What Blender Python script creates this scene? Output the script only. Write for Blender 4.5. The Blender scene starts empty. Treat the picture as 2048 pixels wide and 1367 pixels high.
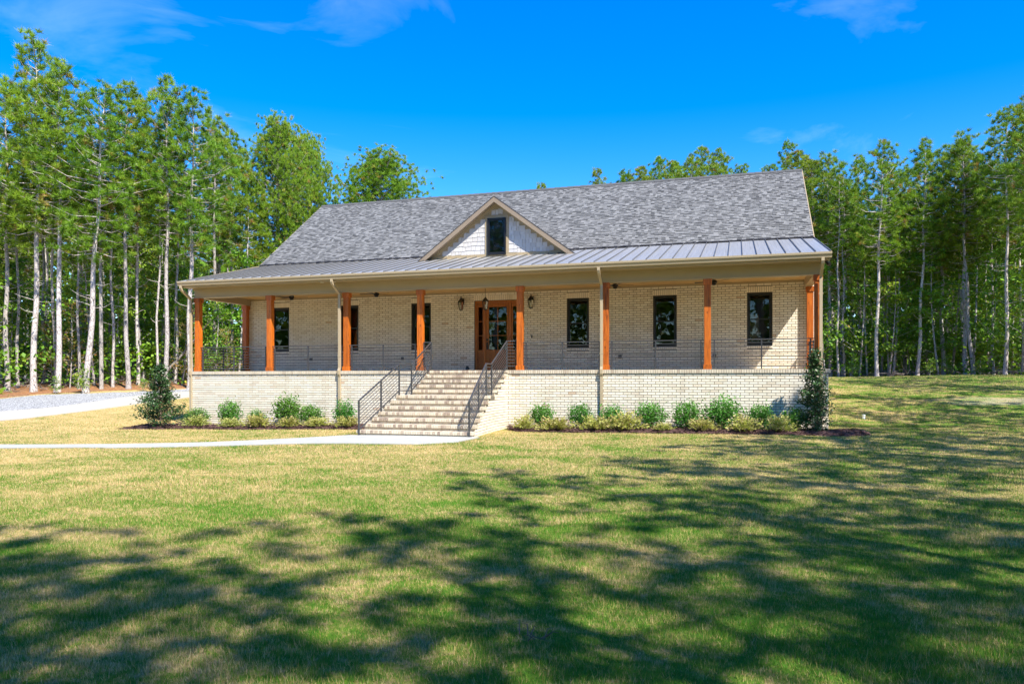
import bpy, math, random
import numpy as np
from mathutils import Vector, Matrix

# ------------------------------------------------------------------ camera, sky, sun, exposure
scene = bpy.context.scene
C = scene.collection
TH = math.radians(16.774)
CAM = (8.694, -23.67, 1.58)
cd = bpy.data.cameras.new('camera'); cam = bpy.data.objects.new('camera', cd); C.objects.link(cam)
cd.sensor_width = 36.0; cd.lens = 26.23; cd.shift_y = 0.0375; cd.clip_start = .1; cd.clip_end = 1500
cam.location = CAM; cam.rotation_euler = (math.pi / 2, 0, TH); scene.camera = cam

SUN_DIR = Vector((-1.25, 1.0, -1.88)).normalized()          # direction the light travels
SUN_EL = math.asin(-SUN_DIR.z); SUN_AZ = math.atan2(-SUN_DIR.x, -SUN_DIR.y)
world = bpy.data.worlds.new('World'); scene.world = world; world.use_nodes = True
wt = world.node_tree; wt.nodes.clear()
def wn(t, **k):
    n = wt.nodes.new(t)
    for a, b in k.items(): setattr(n, a, b)
    return n
wout = wn('ShaderNodeOutputWorld'); wbg = wn('ShaderNodeBackground')
sky = wn('ShaderNodeTexSky', sky_type='NISHITA', sun_disc=False)
sky.sun_elevation = SUN_EL; sky.sun_rotation = SUN_AZ
sky.air_density = 1.0; sky.dust_density = 0.0; sky.ozone_density = 3.0; sky.altitude = 100
wbg.inputs['Strength'].default_value = 0.15
hsv = wn('ShaderNodeHueSaturation'); hsv.inputs['Saturation'].default_value = 1.5; hsv.inputs['Value'].default_value = .62; hsv.inputs['Hue'].default_value = .512
wl = wt.links.new
wl(sky.outputs[0], hsv.inputs['Color'])
# thin high cirrus wisps, laid out over the whole dome
tc = wn('ShaderNodeTexCoord'); mp = wn('ShaderNodeMapping')
mp.inputs['Scale'].default_value = (2.2, 2.2, 6.5); mp.inputs['Rotation'].default_value = (0.25, 0.1, 0.5); mp.inputs['Location'].default_value = (2.0404, 8.6607, 1.137)
nz = wn('ShaderNodeTexNoise'); nz.inputs['Scale'].default_value = 1.5; nz.inputs['Detail'].default_value = 8; nz.inputs['Roughness'].default_value = .56; nz.inputs['Distortion'].default_value = .9
cr = wn('ShaderNodeValToRGB'); cr.color_ramp.elements[0].position = .56; cr.color_ramp.elements[1].position = .92
cr.color_ramp.elements[1].color = (.15, .15, .15, 1)
mx = wn('ShaderNodeMix', data_type='RGBA')
wl(tc.outputs['Generated'], mp.inputs[0]); wl(mp.outputs[0], nz.inputs[0]); wl(nz.outputs[0], cr.inputs[0]); wl(cr.outputs[0], mx.inputs[0])
wl(hsv.outputs[0], mx.inputs[6]); mx.inputs[7].default_value = (4.2, 4.8, 5.6, 1)
wl(mx.outputs[2], wbg.inputs['Color']); wl(wbg.outputs[0], wout.inputs[0])

sd = bpy.data.lights.new('sun', 'SUN'); sd.energy = 3.1; sd.angle = math.radians(.53); sd.color = (1, .955, .87)
sun = bpy.data.objects.new('sun', sd); C.objects.link(sun)
sun.rotation_euler = SUN_DIR.to_track_quat('-Z', 'Y').to_euler(); sun.location = (30, -30, 50)
scene.view_settings.view_transform = 'Standard'; scene.view_settings.look = 'None'
scene.view_settings.gamma = 1.0; scene.view_settings.use_curve_mapping = False
scene.view_settings.exposure = 1.7
scene.cycles.max_bounces = 7; scene.cycles.diffuse_bounces = 4; scene.cycles.glossy_bounces = 2
scene.cycles.transmission_bounces = 4; scene.cycles.transparent_max_bounces = 8

rng = np.random.default_rng(7); R = random.Random(11)

# ------------------------------------------------------------------ materials
def new_mat(name):
    m = bpy.data.materials.new(name); m.use_nodes = True
    nt = m.node_tree; b = nt.nodes['Principled BSDF']
    return m, nt, b
def node(nt, t, **k):
    n = nt.nodes.new(t)
    for a, b in k.items():
        if a in n.inputs: n.inputs[a].default_value = b
        else: setattr(n, a, b)
    return n
def ramp(nt, fac, stops):
    r = nt.nodes.new('ShaderNodeValToRGB'); e = r.color_ramp.elements
    while len(e) > 1: e.remove(e[0])
    e[0].position = stops[0][0]; e[0].color = (*stops[0][1], 1)
    for p, c in stops[1:]:
        q = e.new(p); q.color = (*c, 1)
    nt.links.new(fac, r.inputs[0]); return r.outputs[0]
def mixc(nt, fac, a, b, mode='MIX'):
    m = nt.nodes.new('ShaderNodeMix'); m.data_type = 'RGBA'; m.blend_type = mode
    for s, v in ((m.inputs[0], fac), (m.inputs[6], a), (m.inputs[7], b)):
        if isinstance(v, (int, float)): s.default_value = v
        elif isinstance(v, tuple): s.default_value = (*v, 1)
        else: nt.links.new(v, s)
    return m.outputs[2]
def pos(nt, scale=(1, 1, 1), obj=False):
    g = nt.nodes.new('ShaderNodeTexCoord') if obj else nt.nodes.new('ShaderNodeNewGeometry')
    m = nt.nodes.new('ShaderNodeMapping'); m.inputs['Scale'].default_value = scale
    nt.links.new(g.outputs['Object' if obj else 'Position'], m.inputs[0]); return m.outputs[0]
def noise(nt, vec, scale, detail=4, rough=.55, dist=0.):
    n = node(nt, 'ShaderNodeTexNoise', Scale=scale, Detail=detail, Roughness=rough, Distortion=dist)
    nt.links.new(vec, n.inputs['Vector']); return n.outputs['Fac']
def bump(nt, b, h, strength=.3, dist=.01):
    n = node(nt, 'ShaderNodeBump', Strength=strength, Distance=dist)
    nt.links.new(h, n.inputs['Height']); nt.links.new(n.outputs[0], b.inputs['Normal'])
def attr(nt, name='tint'):
    return node(nt, 'ShaderNodeAttribute', attribute_name=name).outputs['Fac']
def math_(nt, op, a, b=None):
    m = nt.nodes.new('ShaderNodeMath'); m.operation = op
    for s, v in ((m.inputs[0], a), (m.inputs[1], b)):
        if v is None: continue
        if isinstance(v, (int, float)): s.default_value = v
        else: nt.links.new(v, s)
    return m.outputs[0]
def link(nt, a, b): nt.links.new(a, b)

def plain(name, col, rough=.6, var=.12, nscale=6, metal=0., spec=.5, bmp=0., scale=(1, 1, 1)):
    m, nt, b = new_mat(name); p = pos(nt, scale)
    n = noise(nt, p, nscale, 5)
    c = ramp(nt, n, [(.3, tuple(v * (1 - var) for v in col)), (.7, tuple(min(1, v * (1 + var)) for v in col))])
    link(nt, c, b.inputs['Base Color']); b.inputs['Roughness'].default_value = rough
    b.inputs['Metallic'].default_value = metal; b.inputs['Specular IOR Level'].default_value = spec
    if bmp: bump(nt, b, noise(nt, p, nscale * 8, 3), bmp, .004)
    return m

def brick_mat(name, stops, mott=.25):
    m, nt, b = new_mat(name); p = pos(nt)
    base = ramp(nt, attr(nt), stops)
    n1 = noise(nt, p, 18, 5, .65)
    c = mixc(nt, ramp(nt, n1, [(.36, (0, 0, 0)), (.72, (mott,) * 3)]), base, (.62, .52, .37))
    n3 = noise(nt, pos(nt, (1, 1, 1)), 1.1, 3)
    c = mixc(nt, ramp(nt, n3, [(.4, (0, 0, 0)), (.75, (.16,) * 3)]), c, (.74, .58, .38))
    st_ = noise(nt, pos(nt, (3.2, 3.2, .22)), 1.0, 5, .6)
    c = mixc(nt, ramp(nt, st_, [(.52, (0, 0, 0)), (.75, (.34,) * 3)]), c, (.40, .34, .25))
    v = node(nt, 'ShaderNodeTexVoronoi', Scale=55.); link(nt, p, v.inputs['Vector'])
    c = mixc(nt, ramp(nt, v.outputs['Distance'], [(.04, (.6,) * 3), (.12, (0, 0, 0))]), c, (.2, .15, .10))
    link(nt, c, b.inputs['Base Color']); b.inputs['Roughness'].default_value = .88
    b.inputs['Specular IOR Level'].default_value = .2
    bump(nt, b, noise(nt, p, 60, 4), .5, .006); return m
M = {}
CREAM = [(0, (.66, .59, .46)), (.35, (.76, .69, .56)), (.7, (.82, .76, .64)), (.93, (.66, .58, .46)), (.97, (.58, .44, .32)), (1, (.56, .42, .30))]
M['brick'] = brick_mat('cream_brick', CREAM)
M['tread'] = brick_mat('mottled_brick', [(0, (.52, .455, .35)), (.5, (.61, .54, .425)), (.75, (.46, .385, .295)), (.87, (.32, .24, .19)), (1, (.22, .165, .14))], .4)
M['mortar'] = plain('mortar', (.15, .125, .09), .95, .25, 30, bmp=.5)
M['trim'] = plain('tan_trim_paint', (.38, .295, .175), .45, .04, 1.5)
M['gutter'] = plain('tan_gutter_paint', (.42, .335, .215), .32, .04, 1.2)
M['ceiling'] = plain('tan_ceiling_boards', (.62, .39, .15), .5, .1, 2)
M['rake'] = plain('brown_rake_paint', (.27, .205, .14), .45, .05, 1.5)
M['black'] = plain('black_frame_paint', (.012, .012, .013), .35, .15, 4)
M['iron'] = plain('dark_grey_railing_paint', (.048, .048, .051), .4, .12, 12)
M['bronze'] = plain('dark_bronze_edge', (.06, .052, .046), .4, .1, 6)
M['concrete'] = plain('pale_concrete', (.40, .395, .355), .85, .08, 2.2, bmp=.2)
M['drive'] = plain('cream_concrete', (.43, .395, .33), .85, .07, .9, bmp=.2)
M['porch_floor'] = plain('tan_porch_floor', (.74, .60, .39), .75, .1, 2)
M['white'] = plain('white_plastic', (.8, .8, .78), .4, .03, 3)
M['interior'] = plain('interior_plaster', (.34, .33, .31), .8, .05, 1)
M['curtain'] = plain('interior_panel', (.55, .53, .48), .8, .05, 1)
M['gravel'] = None

def wood_mat(name, dark, mid, light, axis='Z', rough=.42):
    m, nt, b = new_mat(name)
    s = {'Z': (9, 9, .55), 'X': (.55, 9, 9)}[axis]
    p = pos(nt, s)
    n = noise(nt, p, 3.2, 6, .6, 1.2)
    c = ramp(nt, n, [(.28, dark), (.5, mid), (.72, light)])
    k = node(nt, 'ShaderNodeTexVoronoi', Scale=1.); link(nt, pos(nt, (5.5, 5.5, 2.6)), k.inputs['Vector'])
    c = mixc(nt, ramp(nt, k.outputs['Distance'], [(.05, (.85,) * 3), (.13, (0, 0, 0))]), c, tuple(v * .3 for v in dark))
    ck = noise(nt, pos(nt, (16, 16, .7)), 2.0, 3, .5, .4)
    c = mixc(nt, ramp(nt, ck, [(.655, (0, 0, 0)), (.69, (.8,) * 3)]), c, tuple(v * .25 for v in dark))
    oi = nt.nodes.new('ShaderNodeObjectInfo'); hs = node(nt, 'ShaderNodeHueSaturation'); link(nt, c, hs.inputs['Color'])
    link(nt, ramp(nt, oi.outputs['Random'], [(0, (.80,) * 3), (1, (1.08,) * 3)]), hs.inputs['Value'])
    link(nt, hs.outputs[0], b.inputs['Base Color']); b.inputs['Roughness'].default_value = rough
    bump(nt, b, n, .25, .004); return m
M['cedar'] = wood_mat('orange_stained_cedar', (.24, .048, .004), (.50, .118, .009), (.66, .19, .018))
M['doorwood'] = wood_mat('red_brown_door_wood', (.22, .06, .014), (.36, .11, .022), (.43, .15, .03), rough=.3)

def shingle_mat():
    m, nt, b = new_mat('grey_asphalt_shingle'); p = pos(nt)
    base = ramp(nt, attr(nt), [(0, (.060, .060, .058)), (.3, (.105, .105, .101)), (.62, (.160, .159, .152)), (.85, (.215, .213, .204)), (1, (.25, .247, .236))])
    c = mixc(nt, .22, base, ramp(nt, noise(nt, p, 90, 3, .7), [(.35, (.05, .05, .055)), (.65, (.25, .25, .255))]))
    c = mixc(nt, ramp(nt, noise(nt, p, .55, 4), [(.35, (0, 0, 0)), (.75, (.3,) * 3)]), c, (.12, .115, .11))
    link(nt, c, b.inputs['Base Color']); b.inputs['Roughness'].default_value = .9; b.inputs['Specular IOR Level'].default_value = .25
    bump(nt, b, noise(nt, p, 160, 2), .5, .004); return m
M['shingle'] = shingle_mat()
def metal_mat():
    m, nt, b = new_mat('grey_metal_roofing')
    n = noise(nt, pos(nt, (14, .5, .5)), 1.0, 4); n2 = noise(nt, pos(nt), .7, 4)
    c = ramp(nt, n, [(.3, (.40, .39, .37)), (.7, (.50, .49, .465))])
    c = mixc(nt, ramp(nt, n2, [(.35, (0, 0, 0)), (.7, (.35,) * 3)]), c, (.31, .30, .285))
    c = mixc(nt, ramp(nt, attr(nt), [(.2, (1, 1, 1)), (.4, (0, 0, 0))]), c, (.15, .145, .135))
    link(nt, c, b.inputs['Base Color']); b.inputs['Metallic'].default_value = .5
    link(nt, ramp(nt, n2, [(.3, (.33,) * 3), (.7, (.46,) * 3)]), b.inputs['Roughness']); return m
M['metal'] = metal_mat()
def gable_mat():
    m, nt, b = new_mat('pale_grey_gable_shingle')
    c = ramp(nt, attr(nt), [(0, (.50, .475, .45)), (1, (.60, .575, .55))])
    c = mixc(nt, ramp(nt, noise(nt, pos(nt, (40, 40, 4)), 1, 3), [(.35, (0, 0, 0)), (.7, (.18,) * 3)]), c, (.40, .38, .35))
    link(nt, c, b.inputs['Base Color']); b.inputs['Roughness'].default_value = .7; return m
M['gable'] = gable_mat()
def glass_mat(name='window_glass', tr=.55):
    m = bpy.data.materials.new(name); m.use_nodes = True; nt = m.node_tree; nt.nodes.clear()
    o = nt.nodes.new('ShaderNodeOutputMaterial'); mixs = nt.nodes.new('ShaderNodeMixShader')
    t = nt.nodes.new('ShaderNodeBsdfTransparent'); t.inputs[0].default_value = (tr, tr, tr, 1)
    g = nt.nodes.new('ShaderNodeBsdfGlossy'); g.inputs['Roughness'].default_value = .004; g.inputs[0].default_value = (.95, .97, .96, 1)
    lw = nt.nodes.new('ShaderNodeFresnel'); lw.inputs['IOR'].default_value = 1.6
    b = node(nt, 'ShaderNodeBump', Strength=.05, Distance=.02); link(nt, noise(nt, pos(nt), 2.6, 2), b.inputs['Height'])
    link(nt, b.outputs[0], g.inputs['Normal'])
    link(nt, lw.outputs[0], mixs.inputs[0]); link(nt, t.outputs[0], mixs.inputs[1]); link(nt, g.outputs[0], mixs.inputs[2])
    link(nt, mixs.outputs[0], o.inputs[0]); return m
M['glass'] = glass_mat(); M['lantern_glass'] = glass_mat('lantern_glass', .85)

def leaf_mat(name, stops, trans=.35, nvar=None, rough=.5):
    m = bpy.data.materials.new(name); m.use_nodes = True; nt = m.node_tree
    b = nt.nodes['Principled BSDF']; o = nt.nodes['Material Output']
    c = ramp(nt, attr(nt), stops)
    oi = nt.nodes.new('ShaderNodeObjectInfo')
    h = node(nt, 'ShaderNodeHueSaturation'); link(nt, c, h.inputs['Color'])
    link(nt, ramp(nt, oi.outputs['Random'], [(0, (.482,) * 3), (1, (.516,) * 3)]), h.inputs['Hue'])
    link(nt, ramp(nt, oi.outputs['Random'], [(0, (.84,) * 3), (.5, (1.0,) * 3), (1, (.9,) * 3)]), h.inputs['Value'])
    link(nt, h.outputs[0], b.inputs['Base Color']); b.inputs['Roughness'].default_value = rough; b.inputs['Specular IOR Level'].default_value = .3
    t = nt.nodes.new('ShaderNodeBsdfTranslucent'); link(nt, h.outputs[0], t.inputs[0])
    s = nt.nodes.new('ShaderNodeMixShader'); s.inputs[0].default_value = trans
    link(nt, b.outputs[0], s.inputs[1]); link(nt, t.outputs[0], s.inputs[2]); link(nt, s.outputs[0], o.inputs[0]); return m
M['needle'] = leaf_mat('pine_needles', [(0, (.105, .19, .014)), (.45, (.21, .35, .020)), (.85, (.33, .47, .034)), (.93, (.38, .30, .06)), (1, (.36, .20, .055))], .28)
M['leaf'] = leaf_mat('broad_leaves', [(0, (.08, .19, .014)), (.5, (.18, .35, .022)), (.9, (.32, .45, .034)), (1, (.45, .37, .05))], .3)
M['leaf_autumn'] = leaf_mat('turning_leaves', [(0, (.11, .15, .03)), (.4, (.26, .24, .05)), (.8, (.38, .22, .06)), (1, (.42, .17, .05))], .45)
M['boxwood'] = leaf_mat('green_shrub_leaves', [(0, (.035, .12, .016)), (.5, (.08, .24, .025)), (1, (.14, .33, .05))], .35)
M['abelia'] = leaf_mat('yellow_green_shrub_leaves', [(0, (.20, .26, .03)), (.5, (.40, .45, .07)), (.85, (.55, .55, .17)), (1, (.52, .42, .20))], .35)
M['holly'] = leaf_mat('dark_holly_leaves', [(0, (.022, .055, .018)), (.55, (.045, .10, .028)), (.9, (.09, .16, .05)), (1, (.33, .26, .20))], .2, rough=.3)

def bark_mat(name, c0, c1, c2):
    m, nt, b = new_mat(name)
    p = pos(nt, (1, 1, .32), obj=True)
    v = node(nt, 'ShaderNodeTexVoronoi', Scale=11., feature='DISTANCE_TO_EDGE'); link(nt, p, v.inputs['Vector'])
    n = noise(nt, p, 6, 5, .6)
    c = mixc(nt, n, c1, c2)
    c = mixc(nt, ramp(nt, v.outputs['Distance'], [(.0, (1, 1, 1)), (.09, (0, 0, 0))]), c, c0)
    oi = nt.nodes.new('ShaderNodeObjectInfo')
    h = node(nt, 'ShaderNodeHueSaturation'); link(nt, c, h.inputs['Color'])
    link(nt, ramp(nt, oi.outputs['Random'], [(0, (.62,) * 3), (1, (1.1,) * 3)]), h.inputs['Value'])
    link(nt, h.outputs[0], b.inputs['Base Color']); b.inputs['Roughness'].default_value = .9; b.inputs['Specular IOR Level'].default_value = .15
    bump(nt, b, v.outputs['Distance'], .6, .02); return m
M['bark'] = bark_mat('pine_bark', (.16, .135, .12), (.50, .44, .395), (.68, .61, .56))
M['deadwood'] = bark_mat('grey_dead_wood', (.16, .14, .12), (.36, .32, .28), (.5, .45, .40))
M['twig'] = plain('brown_twigs', (.14, .10, .07), .9)

# lawn colour shared by the ground sheet and the blades standing on it (both read world position)
def lawn_colour(nt):
    p = pos(nt)
    sep = nt.nodes.new('ShaderNodeSeparateXYZ'); g = nt.nodes.new('ShaderNodeNewGeometry'); link(nt, g.outputs['Position'], sep.inputs[0])
    big = noise(nt, pos(nt, (.75, 1, 1)), .23, 4, .6, .6)
    mid = noise(nt, pos(nt, (.8, 1, 1)), 1.05, 5, .62, .8)
    fine = noise(nt, p, 9, 4, .65)
    # the turf dries out towards the sunny strip before the steps and left of them
    dry = math_(nt, 'MULTIPLY_ADD', sep.outputs['X'], -.006)
    dry.node.inputs[2].default_value = .10
    ydry = math_(nt, 'MULTIPLY_ADD', sep.outputs['Y'], .0105); ydry.node.inputs[2].default_value = .145
    ydry = math_(nt, 'MINIMUM', ydry, .055)
    s = math_(nt, 'ADD', math_(nt, 'MULTIPLY', math_(nt, 'SUBTRACT', big, .5), .55), math_(nt, 'MULTIPLY', math_(nt, 'SUBTRACT', mid, .5), .80))
    s = math_(nt, 'ADD', s, math_(nt, 'MULTIPLY', math_(nt, 'SUBTRACT', fine, .5), .75)); s = math_(nt, 'ADD', s, .572)
    s = math_(nt, 'ADD', s, dry); s = math_(nt, 'ADD', s, ydry)
    return s, fine
GREEN = (.085, .20, .016); OLIVE = (.18, .235, .034); TAN = (.38, .285, .115); STRAW = (.54, .395, .165)
def ground_mat():
    m, nt, b = new_mat('lawn_and_litter')
    s, fine = lawn_colour(nt)
    c = ramp(nt, s, [(.50, GREEN), (.60, OLIVE), (.70, TAN), (.84, STRAW)])
    c = mixc(nt, ramp(nt, noise(nt, pos(nt), 38, 3, .7), [(.35, (.35,) * 3), (.65, (0, 0, 0))]), c, (.09, .08, .03))
    # bare dirt patch right of the house
    d = attr(nt, 'dirt'); n = noise(nt, pos(nt, (.5, 1, 1)), 1.2, 5, .6)
    c = mixc(nt, ramp(nt, math_(nt, 'MULTIPLY', d, math_(nt, 'ADD', n, .3)), [(.45, (0, 0, 0)), (.75, (.6,) * 3)]), c, (.36, .31, .22))
    # pine straw under the trees
    l = attr(nt, 'litter'); n2 = noise(nt, pos(nt), .9, 5, .6)
    straw = ramp(nt, noise(nt, pos(nt), 7, 6, .7), [(.3, (.12, .06, .03)), (.5, (.30, .14, .06)), (.72, (.46, .25, .13))])
    straw = mixc(nt, ramp(nt, n2, [(.45, (0, 0, 0)), (.7, (.55,) * 3)]), straw, (.20, .145, .10))
    f = math_(nt, 'ADD', l, math_(nt, 'MULTIPLY', math_(nt, 'SUBTRACT', n2, .5), .7))
    c = mixc(nt, ramp(nt, f, [(.47, (0, 0, 0)), (.53, (1, 1, 1))]), c, straw)
    link(nt, c, b.inputs['Base Color']); b.inputs['Roughness'].default_value = .95; b.inputs['Specular IOR Level'].default_value = .1
    bump(nt, b, noise(nt, pos(nt), 26, 5, .75), .9, .03); return m
M['ground'] = ground_mat()
def grass_mat():
    m = bpy.data.materials.new('grass_blades'); m.use_nodes = True; nt = m.node_tree
    b = nt.nodes['Principled BSDF']; o = nt.nodes['Material Output']
    s, fine = lawn_colour(nt)
    s = math_(nt, 'ADD', s, math_(nt, 'MULTIPLY', math_(nt, 'SUBTRACT', attr(nt), .5), .55))
    c = ramp(nt, s, [(.45, (.075, .22, .014)), (.57, (.15, .29, .024)), (.67, (.35, .295, .085)), (.76, (.55, .405, .165)), (.95, (.68, .53, .27))])
    link(nt, c, b.inputs['Base Color']); b.inputs['Roughness'].default_value = .6; b.inputs['Specular IOR Level'].default_value = .2
    t = nt.nodes.new('ShaderNodeBsdfTranslucent'); link(nt, c, t.inputs[0])
    sh = nt.nodes.new('ShaderNodeMixShader'); sh.inputs[0].default_value = .22
    link(nt, b.outputs[0], sh.inputs[1]); link(nt, t.outputs[0], sh.inputs[2]); link(nt, sh.outputs[0], o.inputs[0]); return m
M['grass'] = grass_mat()
def gravel_mat():
    m, nt, b = new_mat('grey_gravel'); v = node(nt, 'ShaderNodeTexVoronoi', Scale=22.); link(nt, pos(nt), v.inputs['Vector'])
    sp = nt.nodes.new('ShaderNodeSeparateColor'); link(nt, v.outputs['Color'], sp.inputs[0])
    c = ramp(nt, sp.outputs[0], [(0, (.13, .13, .135)), (.35, (.42, .42, .42)), (1, (.62, .615, .60))])
    c = mixc(nt, ramp(nt, v.outputs['Distance'], [(.3, (0, 0, 0)), (.75, (.7,) * 3)]), c, (.08, .08, .08))
    link(nt, c, b.inputs['Base Color']); b.inputs['Roughness'].default_value = .9
    bump(nt, b, math_(nt, 'SUBTRACT', 1., v.outputs['Distance']), 1., .03); return m
M['gravel'] = gravel_mat()
def chip_mat():
    m, nt, b = new_mat('dark_mulch')
    c = ramp(nt, noise(nt, pos(nt), 28, 5, .7), [(.3, (.035, .018, .016)), (.5, (.095, .045, .038)), (.72, (.20, .105, .085))])
    link(nt, c, b.inputs['Base Color']); b.inputs['Roughness'].default_value = .95
    bump(nt, b, noise(nt, pos(nt), 34, 4, .8), 1., .03); return m
M['mulch'] = chip_mat()

# ------------------------------------------------------------------ mesh helpers
class MB:
    def __init__(s): s.v = []; s.f = []; s.t = []
    def quad(s, a, b, c, d, t=.5):
        n = len(s.v); s.v += [a, b, c, d]; s.f.append((n, n + 1, n + 2, n + 3)); s.t.append(t)
    def poly(s, pts, t=.5):
        n = len(s.v); s.v += list(pts); s.f.append(tuple(range(n, n + len(pts)))); s.t.append(t)
    def hexa(s, p, t=.5):
        # p: 8 points, bottom 4 counter-clockwise then top 4
        n = len(s.v); s.v += list(p)
        for q in ((3, 2, 1, 0), (4, 5, 6, 7), (0, 1, 5, 4), (1, 2, 6, 5), (2, 3, 7, 6), (3, 0, 4, 7)):
            s.f.append(tuple(n + i for i in q)); s.t.append(t)
    def box(s, x0, x1, y0, y1, z0, z1, t=.5):
        s.hexa([(x0, y0, z0), (x1, y0, z0), (x1, y1, z0), (x0, y1, z0), (x0, y0, z1), (x1, y0, z1), (x1, y1, z1), (x0, y1, z1)], t)
    def tube(s, pts, rad, n=8, t=.5, cap=True):
        pts = [Vector(p) for p in pts]
        if isinstance(rad, (int, float)): rad = [rad] * len(pts)
        base = len(s.v); ref = Vector((0, 0, 1))
        for i, p in enumerate(pts):
            d = (pts[min(i + 1, len(pts) - 1)] - pts[max(i - 1, 0)]).normalized()
            r = ref if abs(d.dot(ref)) < .95 else Vector((1, 0, 0))
            a = d.cross(r).normalized(); b = d.cross(a)
            for k in range(n):
                an = 2 * math.pi * k / n
                s.v.append(tuple(p + (a * math.cos(an) + b * math.sin(an)) * rad[i]))
        for i in range(len(pts) - 1):
            for k in range(n):
                a = base + i * n + k; b2 = base + i * n + (k + 1) % n
                s.f.append((a, b2, b2 + n, a + n)); s.t.append(t)
        if cap:
            s.f.append(tuple(base + k for k in range(n))); s.t.append(t)
            e = base + (len(pts) - 1) * n
            s.f.append(tuple(e + n - 1 - k for k in range(n))); s.t.append(t)
    def prism(s, prof, x0, x1, axis='X', t=.5):
        # profile of (y, z) swept along X (or (x, z) along Y)
        f = (lambda a, b, c: (c, a, b)) if axis == 'X' else (lambda a, b, c: (a, c, b))
        n = len(prof); base = len(s.v)
        s.v += [f(a, b, x0) for a, b in prof] + [f(a, b, x1) for a, b in prof]
        for k in range(n):
            j = (k + 1) % n; s.f.append((base + k, base + j, base + n + j, base + n + k)); s.t.append(t)
        s.f.append(tuple(base + n - 1 - k for k in range(n))); s.t.append(t)
        s.f.append(tuple(base + n + k for k in range(n))); s.t.append(t)
    def mesh(s, name, mat, smooth=False, bevel=0):
        me = bpy.data.meshes.new(name); me.from_pydata(s.v, [], s.f)
        a = me.attributes.new('tint', 'FLOAT', 'FACE'); a.data.foreach_set('value', np.array(s.t, dtype=np.float32))
        me.materials.append(mat)
        if smooth: me.polygons.foreach_set('use_smooth', np.ones(len(me.polygons), dtype=bool))
        me.validate(); me.update(); return me
    def build(s, name, mat, parent=None, smooth=False, bevel=0):
        o = link_obj(name, s.mesh(name, mat, smooth), parent)
        if bevel:
            b = o.modifiers.new('bevel', 'BEVEL'); b.width = bevel; b.segments = 2; b.limit_method = 'ANGLE'
        return o
def link_obj(name, me, parent=None, loc=None):
    o = bpy.data.objects.new(name, me); C.objects.link(o)
    if parent is not None: o.parent = parent
    if loc is not None: o.location = loc
    return o
def np_mesh(name, V, F, tint, mat, smooth=False):
    me = bpy.data.meshes.new(name); nf, k = F.shape
    me.vertices.add(len(V)); me.vertices.foreach_set('co', V.astype(np.float32).ravel())
    me.loops.add(nf * k); me.loops.foreach_set('vertex_index', F.astype(np.int32).ravel())
    me.polygons.add(nf); me.polygons.foreach_set('loop_start', np.arange(0, nf * k, k, dtype=np.int32))
    a = me.attributes.new('tint', 'FLOAT', 'FACE'); a.data.foreach_set('value', tint.astype(np.float32))
    me.materials.append(mat); me.update(calc_edges=True); return me
def thing(name, label, cat, loc=(0, 0, 0), group=None, rz=0):
    o = bpy.data.objects.new(name, None); C.objects.link(o); o.location = loc; o.rotation_euler = (0, 0, rz)
    o.empty_display_size = .2
    return tag(o, label, cat, group)
def tag(o, label=None, cat=None, group=None, kind=None):
    if label: o['label'] = label
    if cat: o['category'] = cat
    if group: o['group'] = group
    if kind: o['kind'] = kind
    return o
def ss(a, b, x):
    t = np.clip((x - a) / (b - a), 0, 1); return t * t * (3 - 2 * t)

FWv = (-math.sin(TH), math.cos(TH)); RTv = (math.cos(TH), math.sin(TH))
def view(x, y):
    dx, dy = x - CAM[0], y - CAM[1]; d = dx * FWv[0] + dy * FWv[1]; return d, (dx * RTv[0] + dy * RTv[1]) / max(d, .1)

# ------------------------------------------------------------------ terrain
def G(x, y):
    x = np.asarray(x, float); y = np.asarray(y, float)
    t = ss(-11, 11, x)
    l = 1.30 * ss(-1, 20, y) + .40 * ss(-20.5, -28, x)
    r = 1.78 * ss(-1.5, 24, y) + .10 * ss(13, 22, x) * ss(-10, 4, y)
    z = l * (1 - t) + r * t - .15 * ss(1, -11.5, x) * (1 - ss(0, 16, y)) * (1 - .3 * ss(-14, -22, x)) + .06 * ss(3, 9, x) * (1 - ss(0, 4, y)) * ss(-5, -1, y)
    return z + .012 * np.sin(x * .9 + y * .5) * np.sin(y * .7 - x * .3)
def g(x, y): return float(G(x, y))
LEDGE_Y = np.array([-60, -30, -10, 0, 4.3, 5.2, 7.8, 9.3, 11.5, 13.3, 17, 22, 27, 32])
LEDGE_X = np.array([-37, -37, -34, -31, -28.9, -28.2, -27.8, -26.3, -24.4, -23.1, -20.5, -19, -16, 40])
def forest(X, Y):
    X = np.asarray(X, float); Y = np.asarray(Y, float)
    left = np.interp(Y, LEDGE_Y, LEDGE_X) - X
    back = Y - (27.5 - .22 * np.clip(X - 12, 0, 16))
    right = X - (20.5 + 1.2 * np.sin(Y * .4) + np.clip((Y - 4) * .12, 0, 2) + np.clip(-20 - Y, 0, 8) * -.9)
    south = -33.5 - Y
    return np.maximum.reduce([left, back, right, south])
def coords(lo, hi, step, far):
    a = np.arange(lo, hi + 1e-6, step); ext = [step * 2 ** k for k in range(1, 9)]
    r = hi + np.cumsum(ext); l = lo - np.cumsum(ext)
    return np.concatenate([l[::-1][(l[::-1] > -far)], a, r[r < far]])
gx = coords(-42, 34, .5, 500); gy = coords(-40, 42, .5, 500)
XX, YY = np.meshgrid(gx, gy); ZZ = G(XX, YY)
V = np.stack([XX, YY, ZZ], -1).reshape(-1, 3); nx, ny = len(gx), len(gy)
ii = (np.arange(ny - 1)[:, None] * nx + np.arange(nx - 1)[None]).ravel()
F = np.stack([ii, ii + 1, ii + nx + 1, ii + nx], 1)
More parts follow.
